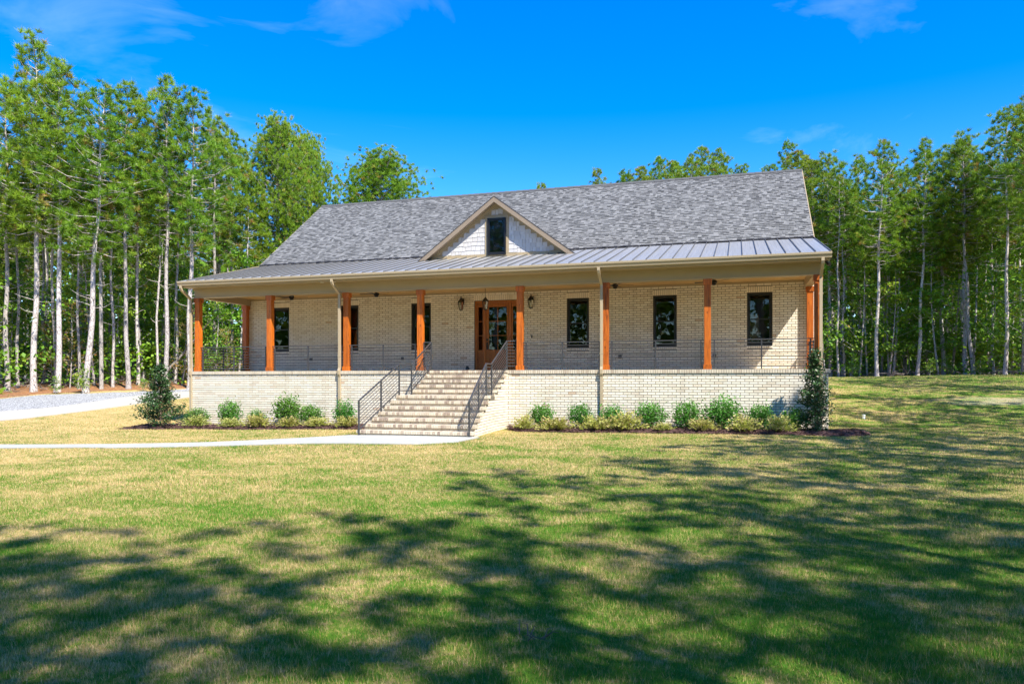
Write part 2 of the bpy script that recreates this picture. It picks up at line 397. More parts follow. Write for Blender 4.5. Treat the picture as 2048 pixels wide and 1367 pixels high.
me = np_mesh('ground', V, F, np.full(len(F), .5), M['ground'])
a = me.attributes.new('litter', 'FLOAT', 'POINT'); a.data.foreach_set('value', (.5 + np.clip(forest(XX, YY) * .35, -.5, .5)).astype(np.float32).ravel())
dirt = np.exp(-(((XX - 18.8) / 3.2) ** 2 + ((YY - 9.5) / 1.9) ** 2) * .8)
a = me.attributes.new('dirt', 'FLOAT', 'POINT'); a.data.foreach_set('value', dirt.astype(np.float32).ravel())
me.polygons.foreach_set('use_smooth', np.ones(len(me.polygons), dtype=bool))
ground = link_obj('ground', me); tag(ground, kind='structure')

def resample(P, n):
    P = np.array(P, float); d = np.concatenate([[0], np.cumsum(np.linalg.norm(np.diff(P, axis=0), axis=1))])
    t = np.linspace(0, d[-1], n); return np.stack([np.interp(t, d, P[:, k]) for k in range(2)], 1)
def strip(name, A, B, dz, mat, n=60, m=6, skirt=.06, wob=0.):
    A = resample(A, n); B = resample(B, n); mb = MB()
    if wob:
        A = A + rng.normal(0, wob, A.shape); B = B + rng.normal(0, wob, B.shape)
    P = [[A[i] * (1 - k / m) + B[i] * k / m for k in range(m + 1)] for i in range(n)]
    Z = lambda p: (float(p[0]), float(p[1]), g(p[0], p[1]) + dz)
    D = lambda p: (float(p[0]), float(p[1]), g(p[0], p[1]) + dz - skirt)
    for i in range(n - 1):
        for k in range(m): mb.quad(Z(P[i][k]), Z(P[i][k + 1]), Z(P[i + 1][k + 1]), Z(P[i + 1][k]))
        mb.quad(D(P[i][0]), Z(P[i][0]), Z(P[i + 1][0]), D(P[i + 1][0])); mb.quad(Z(P[i][m]), D(P[i][m]), D(P[i + 1][m]), Z(P[i + 1][m]))
    for i in (0, n - 1):
        for k in range(m): mb.quad(D(P[i][k]), D(P[i][k + 1]), Z(P[i][k + 1]), Z(P[i][k]))
    o = mb.build(name, mat); tag(o, kind='structure'); return o
WALK_T = [(-24.3, -9.4), (-15, -9.3), (-10.0, -8.68), (-6.72, -8.14), (-4.64, -7.28), (-3.6, -6.5), (-2.78, -5.6), (-2.05, -4.39)]
WALK_B = [(-24.3, -10.6), (-15, -10.5), (-9.0, -9.5), (-5.91, -9.05), (-3.93, -8.3), (-1.72, -7.45), (-.23, -7.12), (1.1, -6.8), (1.85, -5.9), (1.95, -4.39)]
walk = strip('walkway', WALK_T, WALK_B, .012, M['mortar'], 90, 8)
wA, wB = resample(WALK_T, 181), resample(WALK_B, 181)
for k in range(15):
    i0, i1 = k * 12, k * 12 + 12; f = .007
    o = strip('slab', [wA[i0] * (1 - f) + wA[i0 + 1] * f if k else wA[i0]] + list(wA[i0 + 1:i1]) + [wA[i1] * .96 + wA[i1 - 1] * .04], [wB[i0]] + list(wB[i0 + 1:i1]) + [wB[i1] * .96 + wB[i1 - 1] * .04], .036, M['concrete'], 13, 6, skirt=.03)
    o.parent = walk; del o['kind']
DR_L = [(-15.0, -19), (-18.2, -8), (-19.6, -2.5), (-20.4, -.4), (-20.72, 2.4), (-20.68, 5.2), (-20.2, 8.0), (-19.6, 10), (-17.5, 12.5), (-13, 15.5)]
DR_U = [(-22.0, -19), (-23.2, -8), (-23.8, 0), (-23.6, 2.3), (-23.06, 4.4), (-23.04, 7.5), (-22.7, 10.6), (-21.6, 12.4), (-18, 16), (-13.5, 19)]
GR_U = [(-28.5, -19), (-29, -8), (-28.3, 2), (-27.6, 4.8), (-27.3, 7.2), (-25.4, 9.0), (-23.7, 11.4), (-22.5, 13.3), (-18.8, 17.2), (-14, 20)]
strip('gravel_drive', DR_U, GR_U, .02, M['gravel'], 70, 10, wob=.10)
strip('driveway', DR_L, DR_U, .035, M['drive'], 70, 10)

# mulch beds along the porch wall
BEDS = [([(-12.75, -1.2), (-12.2, -2.5), (-10.7, -2.35), (-9.8, -1.75), (-6, -1.62), (-3.2, -1.6), (-1.75, -1.2)], [(-12.3, -.4), (-11.5, -.02), (-10, -.02), (-8, -.02), (-5, -.02), (-3, -.02), (-1.55, -.02)]),
        ([(1.75, -1.0), (2.2, -1.55), (5, -1.65), (8, -1.7), (10.2, -1.72), (11.6, -1.7), (12.3, -.9)], [(1.5, -.02), (3, -.02), (5, -.02), (8, -.02), (10, -.02), (11.3, -.02), (12.1, .2)])]
chips = MB()
for A, B in BEDS:
    A2 = resample(A, 70); B2 = resample(B, 70); mb = MB(); m = 8
    def zz(i, k):
        p = A2[i] * (1 - k / m) + B2[i] * k / m; e = min(k, m - k + 2, 3) / 3
        return (float(p[0]), float(p[1]), g(p[0], p[1]) + .012 + .07 * e + .018 * math.sin(i * 1.7 + k * 2.1))
    for i in range(69):
        for k in range(m): mb.quad(zz(i, k), zz(i, k + 1), zz(i + 1, k + 1), zz(i + 1, k))
    tag(mb.build('mulch_bed', M['mulch'], smooth=True), kind='structure')
    for _ in range(2600):
        i = R.randrange(69); k = R.random() ** 1.3 * m; p = A2[i] * (1 - k / m) + B2[i] * k / m
        x, y = p[0] + R.gauss(0, .05), p[1] + R.gauss(0, .05); z = g(x, y) + .02 + .07 * min(k, 3) / 3
        an = R.random() * 6.28; L = R.uniform(.03, .07); w = .012; dx, dy = math.cos(an), math.sin(an); up = R.uniform(0, .03)
        chips.quad((x - dx * L - dy * w, y - dy * L + dx * w, z), (x - dx * L + dy * w, y - dy * L - dx * w, z + .01), (x + dx * L + dy * w, y + dy * L - dx * w, z + up), (x + dx * L - dy * w, y + dy * L + dx * w, z + up + .01))
tag(chips.build('mulch_chips', M['mulch']), 'dark shredded mulch chips scattered over the planting beds', 'mulch', kind='stuff')

# ------------------------------------------------------------------ the house
FZ = 1.92                                   # porch floor level
house = thing('house', 'cream brick house with long front porch, orange posts and grey shingle roof', 'house', (0, 0, 0))
W = 11.27; YE, ZE = -.64, FZ + 3.345; YB, ZB = 4.34, FZ + 4.64; YR, ZR = 9.5, FZ + 8.41
YW = 3.2; XB = 11.27
COLX = [-10.995, -7.825, -4.655, -1.795, 1.795, 4.655, 7.825, 10.995]
CH, CL = .0833, .254                         # brick course height and length
BT = [.05, .3, .45, .6, .72, .8, .9]         # brick tints
def brick_tint(): return R.choices([.1, .3, .45, .6, .75, .92, .985], [8, 16, 24, 24, 16, 9, .7])[0]

class BrickSet:
    """bricks of one wall: the 300 nearest the viewer become objects of their own, the rest one joined part"""
    def __init__(s): s.items = []
    def add(s, cx, cy, cz, L, H, D, rz, t): s.items.append((cx, cy, cz, round(L, 3), round(H, 3), D, rz, t))
def emit_bricks(bs, parent, single, mat, name='brick', stuff='brick_courses'):
    cams = Vector(CAM)
    order = sorted(bs.items, key=lambda i: (Vector(i[:3]) - cams).length)
    cache = {}
    for it in order[:single]:
        cx, cy, cz, L, H, D, rz, t = it; key = (L, H, D, round(t, 2))
        if key not in cache:
            mb = MB(); mb.box(-L / 2, L / 2, -D / 2, D / 2, -H / 2, H / 2, t); cache[key] = mb.mesh(name, mat)
        o = link_obj(name, cache[key], parent, (cx, cy, cz)); o.rotation_euler = (0, 0, rz)
    mb = MB()
    for cx, cy, cz, L, H, D, rz, t in order[single:]:
        c, s_ = math.cos(rz), math.sin(rz); P = []
        for z in (-H / 2, H / 2):
            for x, y in ((-L / 2, -D / 2), (L / 2, -D / 2), (L / 2, D / 2), (-L / 2, D / 2)): P.append((cx + x * c - y * s_, cy + x * s_ + y * c, cz + z))
        mb.hexa(P, t)
    if mb.v: tag(mb.build(stuff, mat, parent), kind='stuff')
def lay(bs, length, z0, z1, place, holes=(), from_top=True):
    """running bond; place(s, z) -> (x, y, rz); holes are (s0, s1, z0, z1)"""
    n = int(math.ceil((z1 - z0) / CH)); off = 0
    for r in range(n):
        zc = z1 - CH * (r + .5); off = 0 if r % 2 else CL / 2
        spans = [(0, length)]
        for h in holes:
            if h[2] < zc < h[3]:
                ns = []
                for a, b in spans:
                    if h[1] <= a or h[0] >= b: ns.append((a, b)); continue
                    if h[0] - a > .03: ns.append((a, h[0]))
                    if b - h[1] > .03: ns.append((h[1], b))
                spans = ns
        for a, b in spans:
            k0 = math.floor((a - off) / CL); e = a; k = k0
            while e < b - .02:
                nx_ = min((k + 1) * CL + off, b)
                if nx_ - e > .03:
                    L = nx_ - e - .015; s_ = (e + nx_) / 2; x, y, rz = place(s_, zc)
                    j = R.gauss(0, .0012)
                    bs.add(x + j * math.sin(rz), y - j * math.cos(rz), zc, L, CH - .0165, .026, rz, brick_tint())
                e = nx_; k += 1

# porch wall with a rowlock cap
pw = MB(); pw.box(-XB + .012, XB - .012, .012, .25, -.6, FZ - .12); pw.box(-XB + .012, -XB + .25, .25, YW + .2, -.6, FZ - .12); pw.box(XB - .25, XB - .012, .25, YW + .2, -.6, FZ - .12)
porch_wall = pw.build('porch_wall', M['mortar'], house)
bs = BrickSet(); lay(bs, 2 * XB, -.35, FZ - .125, lambda s, z: (-XB + s, .0115, 0), holes=[(XB - 1.40, XB + 1.40, -1, FZ)])
emit_bricks(bs, porch_wall, 300, M['brick'])
bs = BrickSet(); lay(bs, YW + .1, -.35, FZ - .125, lambda s, z: (XB - .0115, s, math.pi / 2)); lay(bs, YW + .1, -.35, FZ - .125, lambda s, z: (-XB + .0115, YW + .1 - s, -math.pi / 2))
emit_bricks(bs, porch_wall, 0, M['brick'])
cap = MB(); x = -XB - .035
while x < XB + .03:
    w = .062; t = R.choice([.1, .3, .4, .5, .55, .62, .7, .78, .88]) if R.random() < .75 else R.random()
    if not (-1.46 < x < 1.40): cap.box(x, x + w, -.035 + R.gauss(0, .0015), .26, FZ - .115, FZ, t * .85)
    x += .0735
tag(cap.build('wall_cap', M['tread'], house), kind='stuff')
mc = MB(); mc.box(-XB - .03, -1.47, -.025, .255, FZ - .121, FZ - .008); mc.box(1.47, XB + .03, -.025, .255, FZ - .121, FZ - .008); mc.box(-1.47, 1.47, .01, .255, FZ - .121, FZ - .008); mc.build('cap_mortar', M['mortar'], house)
pf = MB(); pf.box(-XB + .0, XB - .0, .262, YW - .002, FZ - .12, FZ - .004); pf.build('porch_floor', M['porch_floor'], house)

# front wall with window and door openings
WINX = [-9.44, -6.25, -3.115, 3.115, 6.25, 9.44]; WW = .405; WZ0, WZ1 = FZ + .855, FZ + 2.665
DX, DZ = .9, FZ + 2.69
holes = [(x - WW, x + WW, WZ0, WZ1) for x in WINX] + [(-DX, DX, FZ - .1, DZ)]
hw_top = FZ + 3.06
wall = MB(); xs = sorted({-11.25, 11.25, *[h[0] for h in holes], *[h[1] for h in holes]}); zs = sorted({FZ - .1, hw_top, *[h[2] for h in holes], *[h[3] for h in holes]})
for a, b in zip(xs[:-1], xs[1:]):
    for c0, c1 in zip(zs[:-1], zs[1:]):
        mx_, mz_ = (a + b) / 2, (c0 + c1) / 2
        if any(h[0] < mx_ < h[1] and h[2] < mz_ < h[3] for h in holes): continue
        wall.quad((a, YW + .012, c0), (b, YW + .012, c0), (b, YW + .012, c1), (a, YW + .012, c1))
for h in holes:
    y0, y1 = YW + .012, YW + .2
    wall.quad((h[0], y0, h[2]), (h[0], y0, h[3]), (h[0], y1, h[3]), (h[0], y1, h[2])); wall.quad((h[1], y0, h[3]), (h[1], y0, h[2]), (h[1], y1, h[2]), (h[1], y1, h[3]))
    wall.quad((h[0], y0, h[3]), (h[1], y0, h[3]), (h[1], y1, h[3]), (h[0], y1, h[3])); wall.quad((h[0], y0, h[2]), (h[0], y1, h[2]), (h[1], y1, h[2]), (h[1], y0, h[2]))
front_wall = wall.build('front_wall', M['mortar'], house)
bs = BrickSet()
bh = [(11.25 + h[0] - .004 - (0.0), 11.25 + h[1] + .004, h[2] - .1, h[3] + .215) for h in holes]
lay(bs, 22.5, FZ - .05, hw_top, lambda s, z: (-11.25 + s, YW + .0115, 0), holes=bh)
for h in holes:                               # soldier lintels and rowlock sills
    n = int(round((h[1] - h[0] + .06) / .0735)); st = (h[1] - h[0] + .06) / n
    for i in range(n):
        bs.add(h[0] - .03 + st * (i + .5), YW + .0105, h[3] + .108, st - .011, .195, .026, 0, R.choice([.3, .45, .5, .6]))
    if h[2] > FZ:
        for i in range(n):
            bs.add(h[0] - .03 + st * (i + .5), YW - .004, h[2] - .047, st - .011, .085, .05, 0, R.choice([.3, .45, .6, .7, .92]))
emit_bricks(bs, front_wall, 0, M['brick'])
# side and back walls of the body, with gables
for sx, nm in ((-1, 'end_wall'), (1, 'end_wall')):
    e = MB(); X = sx * 11.2
    e.prism([(YW + .02, -.4), (15.8, -.4), (15.8, FZ + 3.75), (YR, ZR - .12), (YB, ZB - .14), (YW + .02, ZE + (YW - YE) * .26 - .14)], min(X, X - sx * .2), max(X, X - sx * .2))
    ew = e.build('end_wall', M['mortar'], house); bs = BrickSet()
    lay(bs, 15.8 - YW, -.35, ZR - .1, (lambda s, z: (11.2, YW + s, math.pi / 2)) if sx > 0 else (lambda s, z: (-11.2, 15.8 - s, -math.pi / 2)))
    bs.items = [it for it in bs.items if it[2] < np.interp(it[1], [YW, YB, YR, 15.8], [ZE + (YW - YE) * .26 - .3, ZB - .35, ZR - .35, FZ + 3.5])]
    emit_bricks(bs, ew, 0, M['brick'])
e = MB(); e.box(-11.0, 11.0, 15.6, 15.8, -.4, FZ + 3.7); e.build('back_wall', M['brick'], house)
# rooms behind the glass
rm = MB(); rm.box(-11.0, 11.0, 8.0, 8.1, FZ - .1, FZ + 3.0); rm.box(-11, 11, YW + .22, 8, FZ - .2, FZ - .02); rm.box(-11, 11, YW + .22, 8, FZ + 3.0, FZ + 3.1)
for x in (-7.9, -4.7, -1.6, 1.6, 4.7, 7.9): rm.box(x - .06, x + .06, YW + .22, 8, FZ - .02, FZ + 3.0)
rm.build('room', M['interior'], house)
pn = MB(); pn.box(9.12, 9.42, YW + .5, YW + .53, FZ + .2, FZ + 1.95); pn.build('interior_panel', M['curtain'], house)
pn = MB(); pn.box(-6.05, -5.9, YW + .4, YW + .43, FZ + .2, FZ + 1.75); pn.build('interior_panel', M['doorwood'], house)

# windows
def window(x, z0, z1, hw, y, parent, split=True):
    f = MB(); d = .05
    f.box(x - hw + .002, x - hw + d, y, y + .1, z0 + .002, z1 - .002); f.box(x + hw - d, x + hw - .002, y, y + .1, z0 + .002, z1 - .002)
    f.box(x - hw + d, x + hw - d, y, y + .1, z1 - d, z1 - .002); f.box(x - hw + d, x + hw - d, y, y + .1, z0 + .002, z0 + d + .02)
    wo = f.build('window', M['black'], parent, bevel=.004)
    zm = (z0 + z1) / 2
    for (a, b, yy) in (((z0 + d + .02, zm + .02, y + .035), (zm - .02, z1 - d, y + .065)) if split else ((z0 + d + .02, z1 - d, y + .035),)):
        s_ = MB(); k = .042; xa, xb = x - hw + d + .001, x + hw - d - .001
        s_.box(xa, xa + k, yy, yy + .028, a, b); s_.box(xb - k, xb, yy, yy + .028, a, b); s_.box(xa + k, xb - k, yy, yy + .028, a, a + k); s_.box(xa + k, xb - k, yy, yy + .028, b - k, b)
        s_.build('sash', M['black'], wo)
        p = MB(); p.quad((xa + k, yy + .014, a + k), (xb - k, yy + .014, a + k), (xb - k, yy + .014, b - k), (xa + k, yy + .014, b - k)); p.build('pane', M['glass'], wo)
    return wo
for x in WINX: window(x, WZ0, WZ1, WW, YW + .05, house)

# entrance: frame, six-light door, side lights
fr = MB(); y = YW + .06; dt = DZ - .002; fb = FZ
for a, b in ((-DX + .002, -DX + .065), (DX - .065, DX - .002), (-.545, -.475), (.475, .545)): fr.box(a, b, y, y + .13, fb, dt)
fr.box(-DX + .065, -.545, y, y + .13, dt - .075, dt); fr.box(.545, DX - .065, y, y + .13, dt - .075, dt); fr.box(-.475, .475, y, y + .13, dt - .075, dt)
fr.box(-DX + .065, DX - .065, y - .05, y + .13, fb - .0, fb + .03)
door_frame = fr.build('door_frame', M['doorwood'], house, bevel=.004)
def lights(name, x0, x1, nx_, sx, parent, yy):
    z0, z1 = FZ + .032, DZ - .079; g0, g1 = FZ + .82, DZ - .24; b = MB()
    b.box(x0, x0 + sx, yy, yy + .045, z0, z1); b.box(x1 - sx, x1, yy, yy + .045, z0, z1)
    b.box(x0 + sx, x1 - sx, yy, yy + .045, g1, z1); b.box(x0 + sx, x1 - sx, yy, yy + .045, z0, z0 + .2); b.box(x0 + sx, x1 - sx, yy, yy + .045, g0 - .13, g0)
    b.box(x0 + sx, x1 - sx, yy + .018, yy + .04, z0 + .2, g0 - .13)
    b.box(x0 + sx + .04, x1 - sx - .04, yy + .006, yy + .018, z0 + .24, g0 - .17)
    cw = (x1 - x0 - 2 * sx) / nx_; rh = (g1 - g0) / 3; mu = .011
    for i in range(1, nx_): b.box(x0 + sx + cw * i - mu, x0 + sx + cw * i + mu, yy + .004, yy + .04, g0, g1)
    for j in (1, 2): b.box(x0 + sx, x1 - sx, yy + .006, yy + .038, g0 + rh * j - mu, g0 + rh * j + mu)
    o = b.build(name, M['doorwood'], parent)
    for i in range(nx_):
        for j in range(3):
            p = MB(); xa, xb = x0 + sx + cw * i + .008, x0 + sx + cw * (i + 1) - .008; za, zb = g0 + rh * j + .008, g0 + rh * (j + 1) - .008
            p.quad((xa, yy + .024, za), (xb, yy + .024, za), (xb, yy + .024, zb), (xa, yy + .024, zb)); p.build('pane', M['glass'], o)
    return o
door = lights('door', -.473, .473, 2, .115, house, YW + .10)
lights('sidelight', -DX + .067, -.547, 1, .055, house, YW + .10); lights('sidelight', .547, DX - .067, 1, .055, house, YW + .10)
h = MB(); h.box(-.445, -.385, YW + .086, YW + .10, FZ + .84, FZ + 1.12); h.tube([(-.415, YW + .09, FZ + .87), (-.415, YW + .04, FZ + .89), (-.415, YW + .04, FZ + 1.02), (-.415, YW + .09, FZ + 1.04)], .011, 6)
h.box(-.45, -.38, YW + .08, YW + .10, FZ + 1.17, FZ + 1.25); h.build('door_handle', M['black'], door)
tb = MB(); tb.box(1.37 - .018, 1.37 + .018, YW - .03, YW, FZ + 1.24, FZ + 1.36); tb.build('doorbell', M['black'], house, bevel=.006)
for x in (-7.98, 4.66, 7.95, -3.9):
    b = MB(); b.box(x - .06, x + .06, YW - .035, YW - .001, FZ + .46, FZ + .58); b.box(x - .05, x + .05, YW - .06, YW - .035, FZ + .47, FZ + .57); b.build('outlet_cover', M['iron'], house, bevel=.006)

# beams, ceiling, soffit, fascia, gutter
b = MB(); b.box(-11.1, 11.1, .06, .34, FZ + 2.785, FZ + 3.075); b.build('porch_beam', M['trim'], house, bevel=.006)
b = MB(); b.box(-11.13, 11.13, .035, .06, FZ + 3.068, FZ + 3.14); b.box(-11.12, 11.12, .045, .06, FZ + 2.79, FZ + 2.825); b.build('frieze_board', M['trim'], house)
for sx in (-1, 1):
    x0, x1 = sorted((sx * 10.86, sx * 11.1)); b = MB(); b.box(x0, x1, .34, YW - .01, FZ + 2.785, FZ + 3.075); b.build('porch_beam', M['trim'], house, bevel=.006)
    x0, x1 = sorted((sx * 11.05, sx * 11.12)); b = MB(); b.prism([(.07, FZ + 3.076), (YW, FZ + 3.076), (YW, ZE + (YW - YE) * .26 - .1), (.07, ZE + (.07 - YE) * .26 - .1)], x0, x1); b.build('porch_gable', M['trim'], house)
b = MB()
for i in range(22):
    y0 = .345 + i * .1297; b.box(-10.86, 10.86, y0, y0 + .1235, FZ + 3.045, FZ + 3.075)
b.box(-10.86, 10.86, .345, YW, FZ + 3.056, FZ + 3.09)
b.build('porch_ceiling', M['ceiling'], house)
b = MB(); b.box(-10.86, 10.86, YW - .03, YW - .001, FZ + 2.97, FZ + 3.045); b.build('crown_moulding', M['trim'], house)
b = MB(); b.box(-W, W, -.49, .034, FZ + 3.14, FZ + 3.165); b.build('soffit', M['trim'], house)
b = MB(); b.box(-W, W, -.515, -.49, FZ + 3.125, FZ + 3.36); b.build('fascia', M['trim'], house)
b = MB(); gz = FZ + 3.345
prof = [(-.517, gz - .165), (-.60, gz - .165), (-.615, gz - .11), (-.645, gz - .06), (-.65, gz - .012), (-.65, gz), (-.636, gz), (-.636, gz - .02), (-.63, gz - .06), (-.60, gz - .10), (-.588, gz - .15), (-.517, gz - .15)]
b.prism(prof, -W - .03, W + .03); b.build('gutter', M['gutter'], house)
for x in (-5.42, -4.95):
    b = MB(); b.tube([(x, -.23, FZ + 3.128), (x, -.23, FZ + 3.1399)], .075, 16); b.build('soffit_light', M['white'], house)
def sweep_rect(path, wx, wy, x):
    mb = MB(); n = len(path); rings = []
    for i, (y, z) in enumerate(path):
        a = Vector(path[max(i - 1, 0)]); c = Vector(path[min(i + 1, n - 1)]); d = (c - a).normalized(); nn = Vector((-d.y, d.x))
        rings.append([(x + sx * wx / 2, y + nn.x * sy * wy / 2, z + nn.y * sy * wy / 2) for sx, sy in ((-1, -1), (1, -1), (1, 1), (-1, 1))])
    for r0, r1 in zip(rings[:-1], rings[1:]):
        for k in range(4): mb.quad(r0[k], r0[(k + 1) % 4], r1[(k + 1) % 4], r1[k])
    mb.poly(rings[0]); mb.poly(rings[-1][::-1]); return mb
for x in (-11.17, -4.83, 4.56, 11.06):
    path = [(-.585, FZ + 3.19), (-.585, FZ + 3.10), (-.56, FZ + 3.04), (-.10, FZ + 2.76), (-.055, FZ + 2.70), (-.048, FZ + 1.2), (-.048, FZ + .10), (-.095, FZ + .0), (-.095, FZ - .12), (-.055, FZ - .22), (-.05, FZ - 1.0), (-.05, .16), (-.12, .06)]
    ds = sweep_rect(path, .085, .07, x).build('downspout', M['gutter'], house, bevel=.008)
    for zz_ in (FZ + 2.2, FZ + .5, FZ - .75):
        b = MB(); b.box(x - .062, x + .062, -.088, -.0845, zz_, zz_ + .03); b.build('strap', M['gutter'], ds)

# porch posts
def col_mesh():
    m = MB(); m.box(-.1, .1, -.1, .1, 0, 2.785); a = m.mesh('column', M['cedar'])
    m = MB(); m.box(-.128, .128, -.128, .128, 2.615, 2.783); b_ = m.mesh('column_cap', M['cedar'])
    m = MB(); m.box(-.125, .125, -.125, .125, .001, .15); c_ = m.mesh('column_base', M['cedar']); return a, b_, c_
cm = col_mesh()
for x, y in [(x, .17) for x in COLX] + [(-11.03, 3.07), (11.03, 3.07)]:
    o = link_obj('column', cm[0], house, (x, y, FZ + .001))
    for m_, nm in ((cm[1], 'column_cap'), (cm[2], 'column_base')):
        q = link_obj(nm, m_, o); bb = q.modifiers.new('bevel', 'BEVEL'); bb.width = .006
    bb = o.modifiers.new('bevel', 'BEVEL'); bb.width = .006

# railings
def rod(p, q, r, parent, name='rod', n=6):
    m = MB(); m.tube([p, q], r, n); return m.build(name, M['iron'], parent, smooth=False)
def post(x, y, z0, z1, parent, w=.02):
    m = MB(); m.box(x - w, x + w, y - w, y + w, z0, z1); return m.build('post', M['iron'], parent)
def bar(p, q, wx, wz, mb):
    p = Vector(p); q = Vector(q); d = (q - p).normalized(); s_ = d.cross(Vector((0, 0, 1))).normalized() * wx / 2; u = Vector((0, 0, wz / 2))
    mb.hexa([tuple(p - s_ - u), tuple(p + s_ - u), tuple(q + s_ - u), tuple(q - s_ - u), tuple(p - s_ + u), tuple(p + s_ + u), tuple(q + s_ + u), tuple(q - s_ + u)])
def flat_rail(p, q, posts, z, parent=house):
    p = Vector((*p, 0)); q = Vector((*q, 0)); m = MB()
    bar((p.x, p.y, z + .91), (q.x, q.y, z + .91), .045, .03, m); bar((p.x, p.y, z + .1), (q.x, q.y, z + .1), .03, .03, m)
    o = m.build('railing', M['iron'], parent)
    for t in posts:
        c = p.lerp(q, t); post(c.x, c.y, z, z + .895, o)
    for k in range(7):
        zz_ = z + .1 + .81 * (k + 1) / 8; rod((p.x, p.y, zz_), (q.x, q.y, zz_), .0095, o)
for i in (0, 1, 2, 4, 5, 6):
    a, c = COLX[i] + .1, COLX[i + 1] - .1; L = c - a
    flat_rail((a, .17), (c, .17), (.1 / L, .5, 1 - .1 / L), FZ)
for sx in (-1, 1): flat_rail((sx * 11.0, .28), (sx * 11.0, 2.96), (.04, .5, .96), FZ)

# steps
RS = FZ / 12
SY = [-4.4 + .343 * k for k in range(7)] + [-1.39 + .337 * k for k in range(4)]
def shw(y): return 1.42 if y > -1.39 else 1.42 + .33 * min(1, (-1.39 - y) / 3.01)
core = MB(); tread_parts = []
for i, y0 in enumerate(SY):
    z0, z1 = RS * i - (.3 if i == 0 else 0), RS * (i + 1) - .004
    pts = [(-shw(y0) + .012, y0 + .012), (shw(y0) - .012, y0 + .012)]
    if y0 < -1.39: pts += [(1.408, -1.39)]
    pts += [(1.408, .006), (-1.408, .006)]
    if y0 < -1.39: pts += [(-1.408, -1.39)]
    n = len(pts); base = len(core.v)
    core.v += [(a, b_, z0) for a, b_ in pts] + [(a, b_, z1) for a, b_ in pts]
    for k in range(n): core.f.append((base + k, base + (k + 1) % n, base + n + (k + 1) % n, base + n + k)); core.t.append(.5)
    core.f.append(tuple(base + n + k for k in range(n))); core.t.append(.5)
stairs = core.build('porch_steps', M['mortar'], house)
SY2 = SY + [.0]
for i, y0 in enumerate(SY2):
    zt = RS * (i + 1); hw_ = shw(y0); y1 = SY2[i + 1] if i + 1 < len(SY2) else .26
    s_ = MB(); x = -hw_ - .02
    n = int(round((2 * hw_ + .04) / .0735)); st = (2 * hw_ + .04) / n
    for k in range(n):
        t = R.choice([.1, .25, .35, .45, .5, .55, .6, .7, .8, .9, .97])
        s_.box(x + st * k, x + st * k + st - .009, y0 - .042 + R.gauss(0, .002), y0 + .185, zt - .088, zt + R.gauss(0, .001), t)
    yy = y0 + .195
    while yy < y1 + .0 and i < 11:
        d = min(.185, y1 - yy + .01); h2 = shw(yy + d); x = -h2 - .0; n = int(round(2 * h2 / .0735)); st = 2 * h2 / n
        for k in range(n):
            t = R.choice([.1, .25, .35, .45, .5, .55, .6, .7, .85]); s_.box(x + st * k, x + st * k + st - .009, yy, yy + d - .009, zt - .05, zt - .002, t)
        yy += .195
    if i < 11:
        x = -hw_; k = 0; off = CL / 2 if i % 2 else 0
        while x < hw_ - .02:
            e = min(hw_, -hw_ + CL * (k + 1) - off)
            if e - x > .03: s_.box(x, e - .01, y0 + R.gauss(0, .001), y0 + .05, zt - RS + .002, zt - .096, R.choice([.1, .3, .45, .5, .6]))
            x = e; k += 1
    else:
        x = -hw_; k = 0
        while x < hw_ - .02:
            e = min(hw_, -hw_ + CL * (k + 1)); s_.box(x, e - .01, y0 + .0, y0 + .03, zt - RS + .002, zt - .096, R.choice([.1, .3, .45, .6])); x = e; k += 1
    tag(s_.build('step', M['tread'], stairs), kind='stuff')
# brick cheeks of the steps
bs = BrickSet()
for side in (-1, 1):
    for r in range(int(FZ / CH) + 3):
        zc = FZ - .125 - CH * (r + .5)
        idx = 0 if zc < 0 else int(math.floor(zc / RS))
        if idx >= len(SY): continue
        if zc + CH / 2 > RS * (idx + 1) - .088 and idx + 1 < len(SY): idx += 1
        ya = SY[idx] + .0; e = ya; k = 0; off = CL / 2 if r % 2 else 0
        marks = [-CL * j - off for j in range(40)]; cuts = sorted([ya] + [c_ for c_ in marks if c_ > ya + .03] + ([-.0] if off else []))
        if cuts[-1] < -.01: cuts.append(0.)
        for a, b_ in zip(cuts[:-1], cuts[1:]):
            if b_ - a < .035: continue
            ym = (a + b_) / 2; dx = (shw(b_ - .001) - shw(a + .001)) / (b_ - a)
            bs.add(side * (shw(ym) - .0115), ym, zc, b_ - a - .015, CH - .0165, .026, math.pi / 2 - side * math.atan(dx), brick_tint())
emit_bricks(bs, stairs, 0, M['brick'])
# stair handrails
for side in (-1, 1):
    m = MB(); P0 = Vector((side * 1.68, -4.46, .03)); P1 = Vector((side * 1.44, -2.30, RS * 7)); P2 = Vector((side * 1.36, -1.55, RS * 7)); P3 = Vector((side * 1.36, .08, FZ)); P4 = Vector((side * 1.67, .17, FZ))
    hgt = .97; up = Vector((0, 0, hgt)); lo = Vector((0, 0, .14)); lo0 = Vector((0, 0, .2))
    segs = [(P0, P1), (P1, P2), (P2, P3), (P3, P4)]
    for k, (a, c) in enumerate(segs):
        bar(a + up, c + up, .045, .035, m); bar(a + lo, c + lo, .03, .03, m)
    o = m.build('handrail', M['iron'], house)
    for p in (P0, P0.lerp(P1, .53), P1, P2, P3, P4): post(p.x, p.y, p.z - (.02 if p is not P0 else .03), p.z + hgt, o, .021)
    for a, c in segs:
        for k in range(7):
            q = Vector((0, 0, .14 + (hgt - .14) * (k + 1) / 8)); rod(tuple(a + q), tuple(c + q), .0095, o)

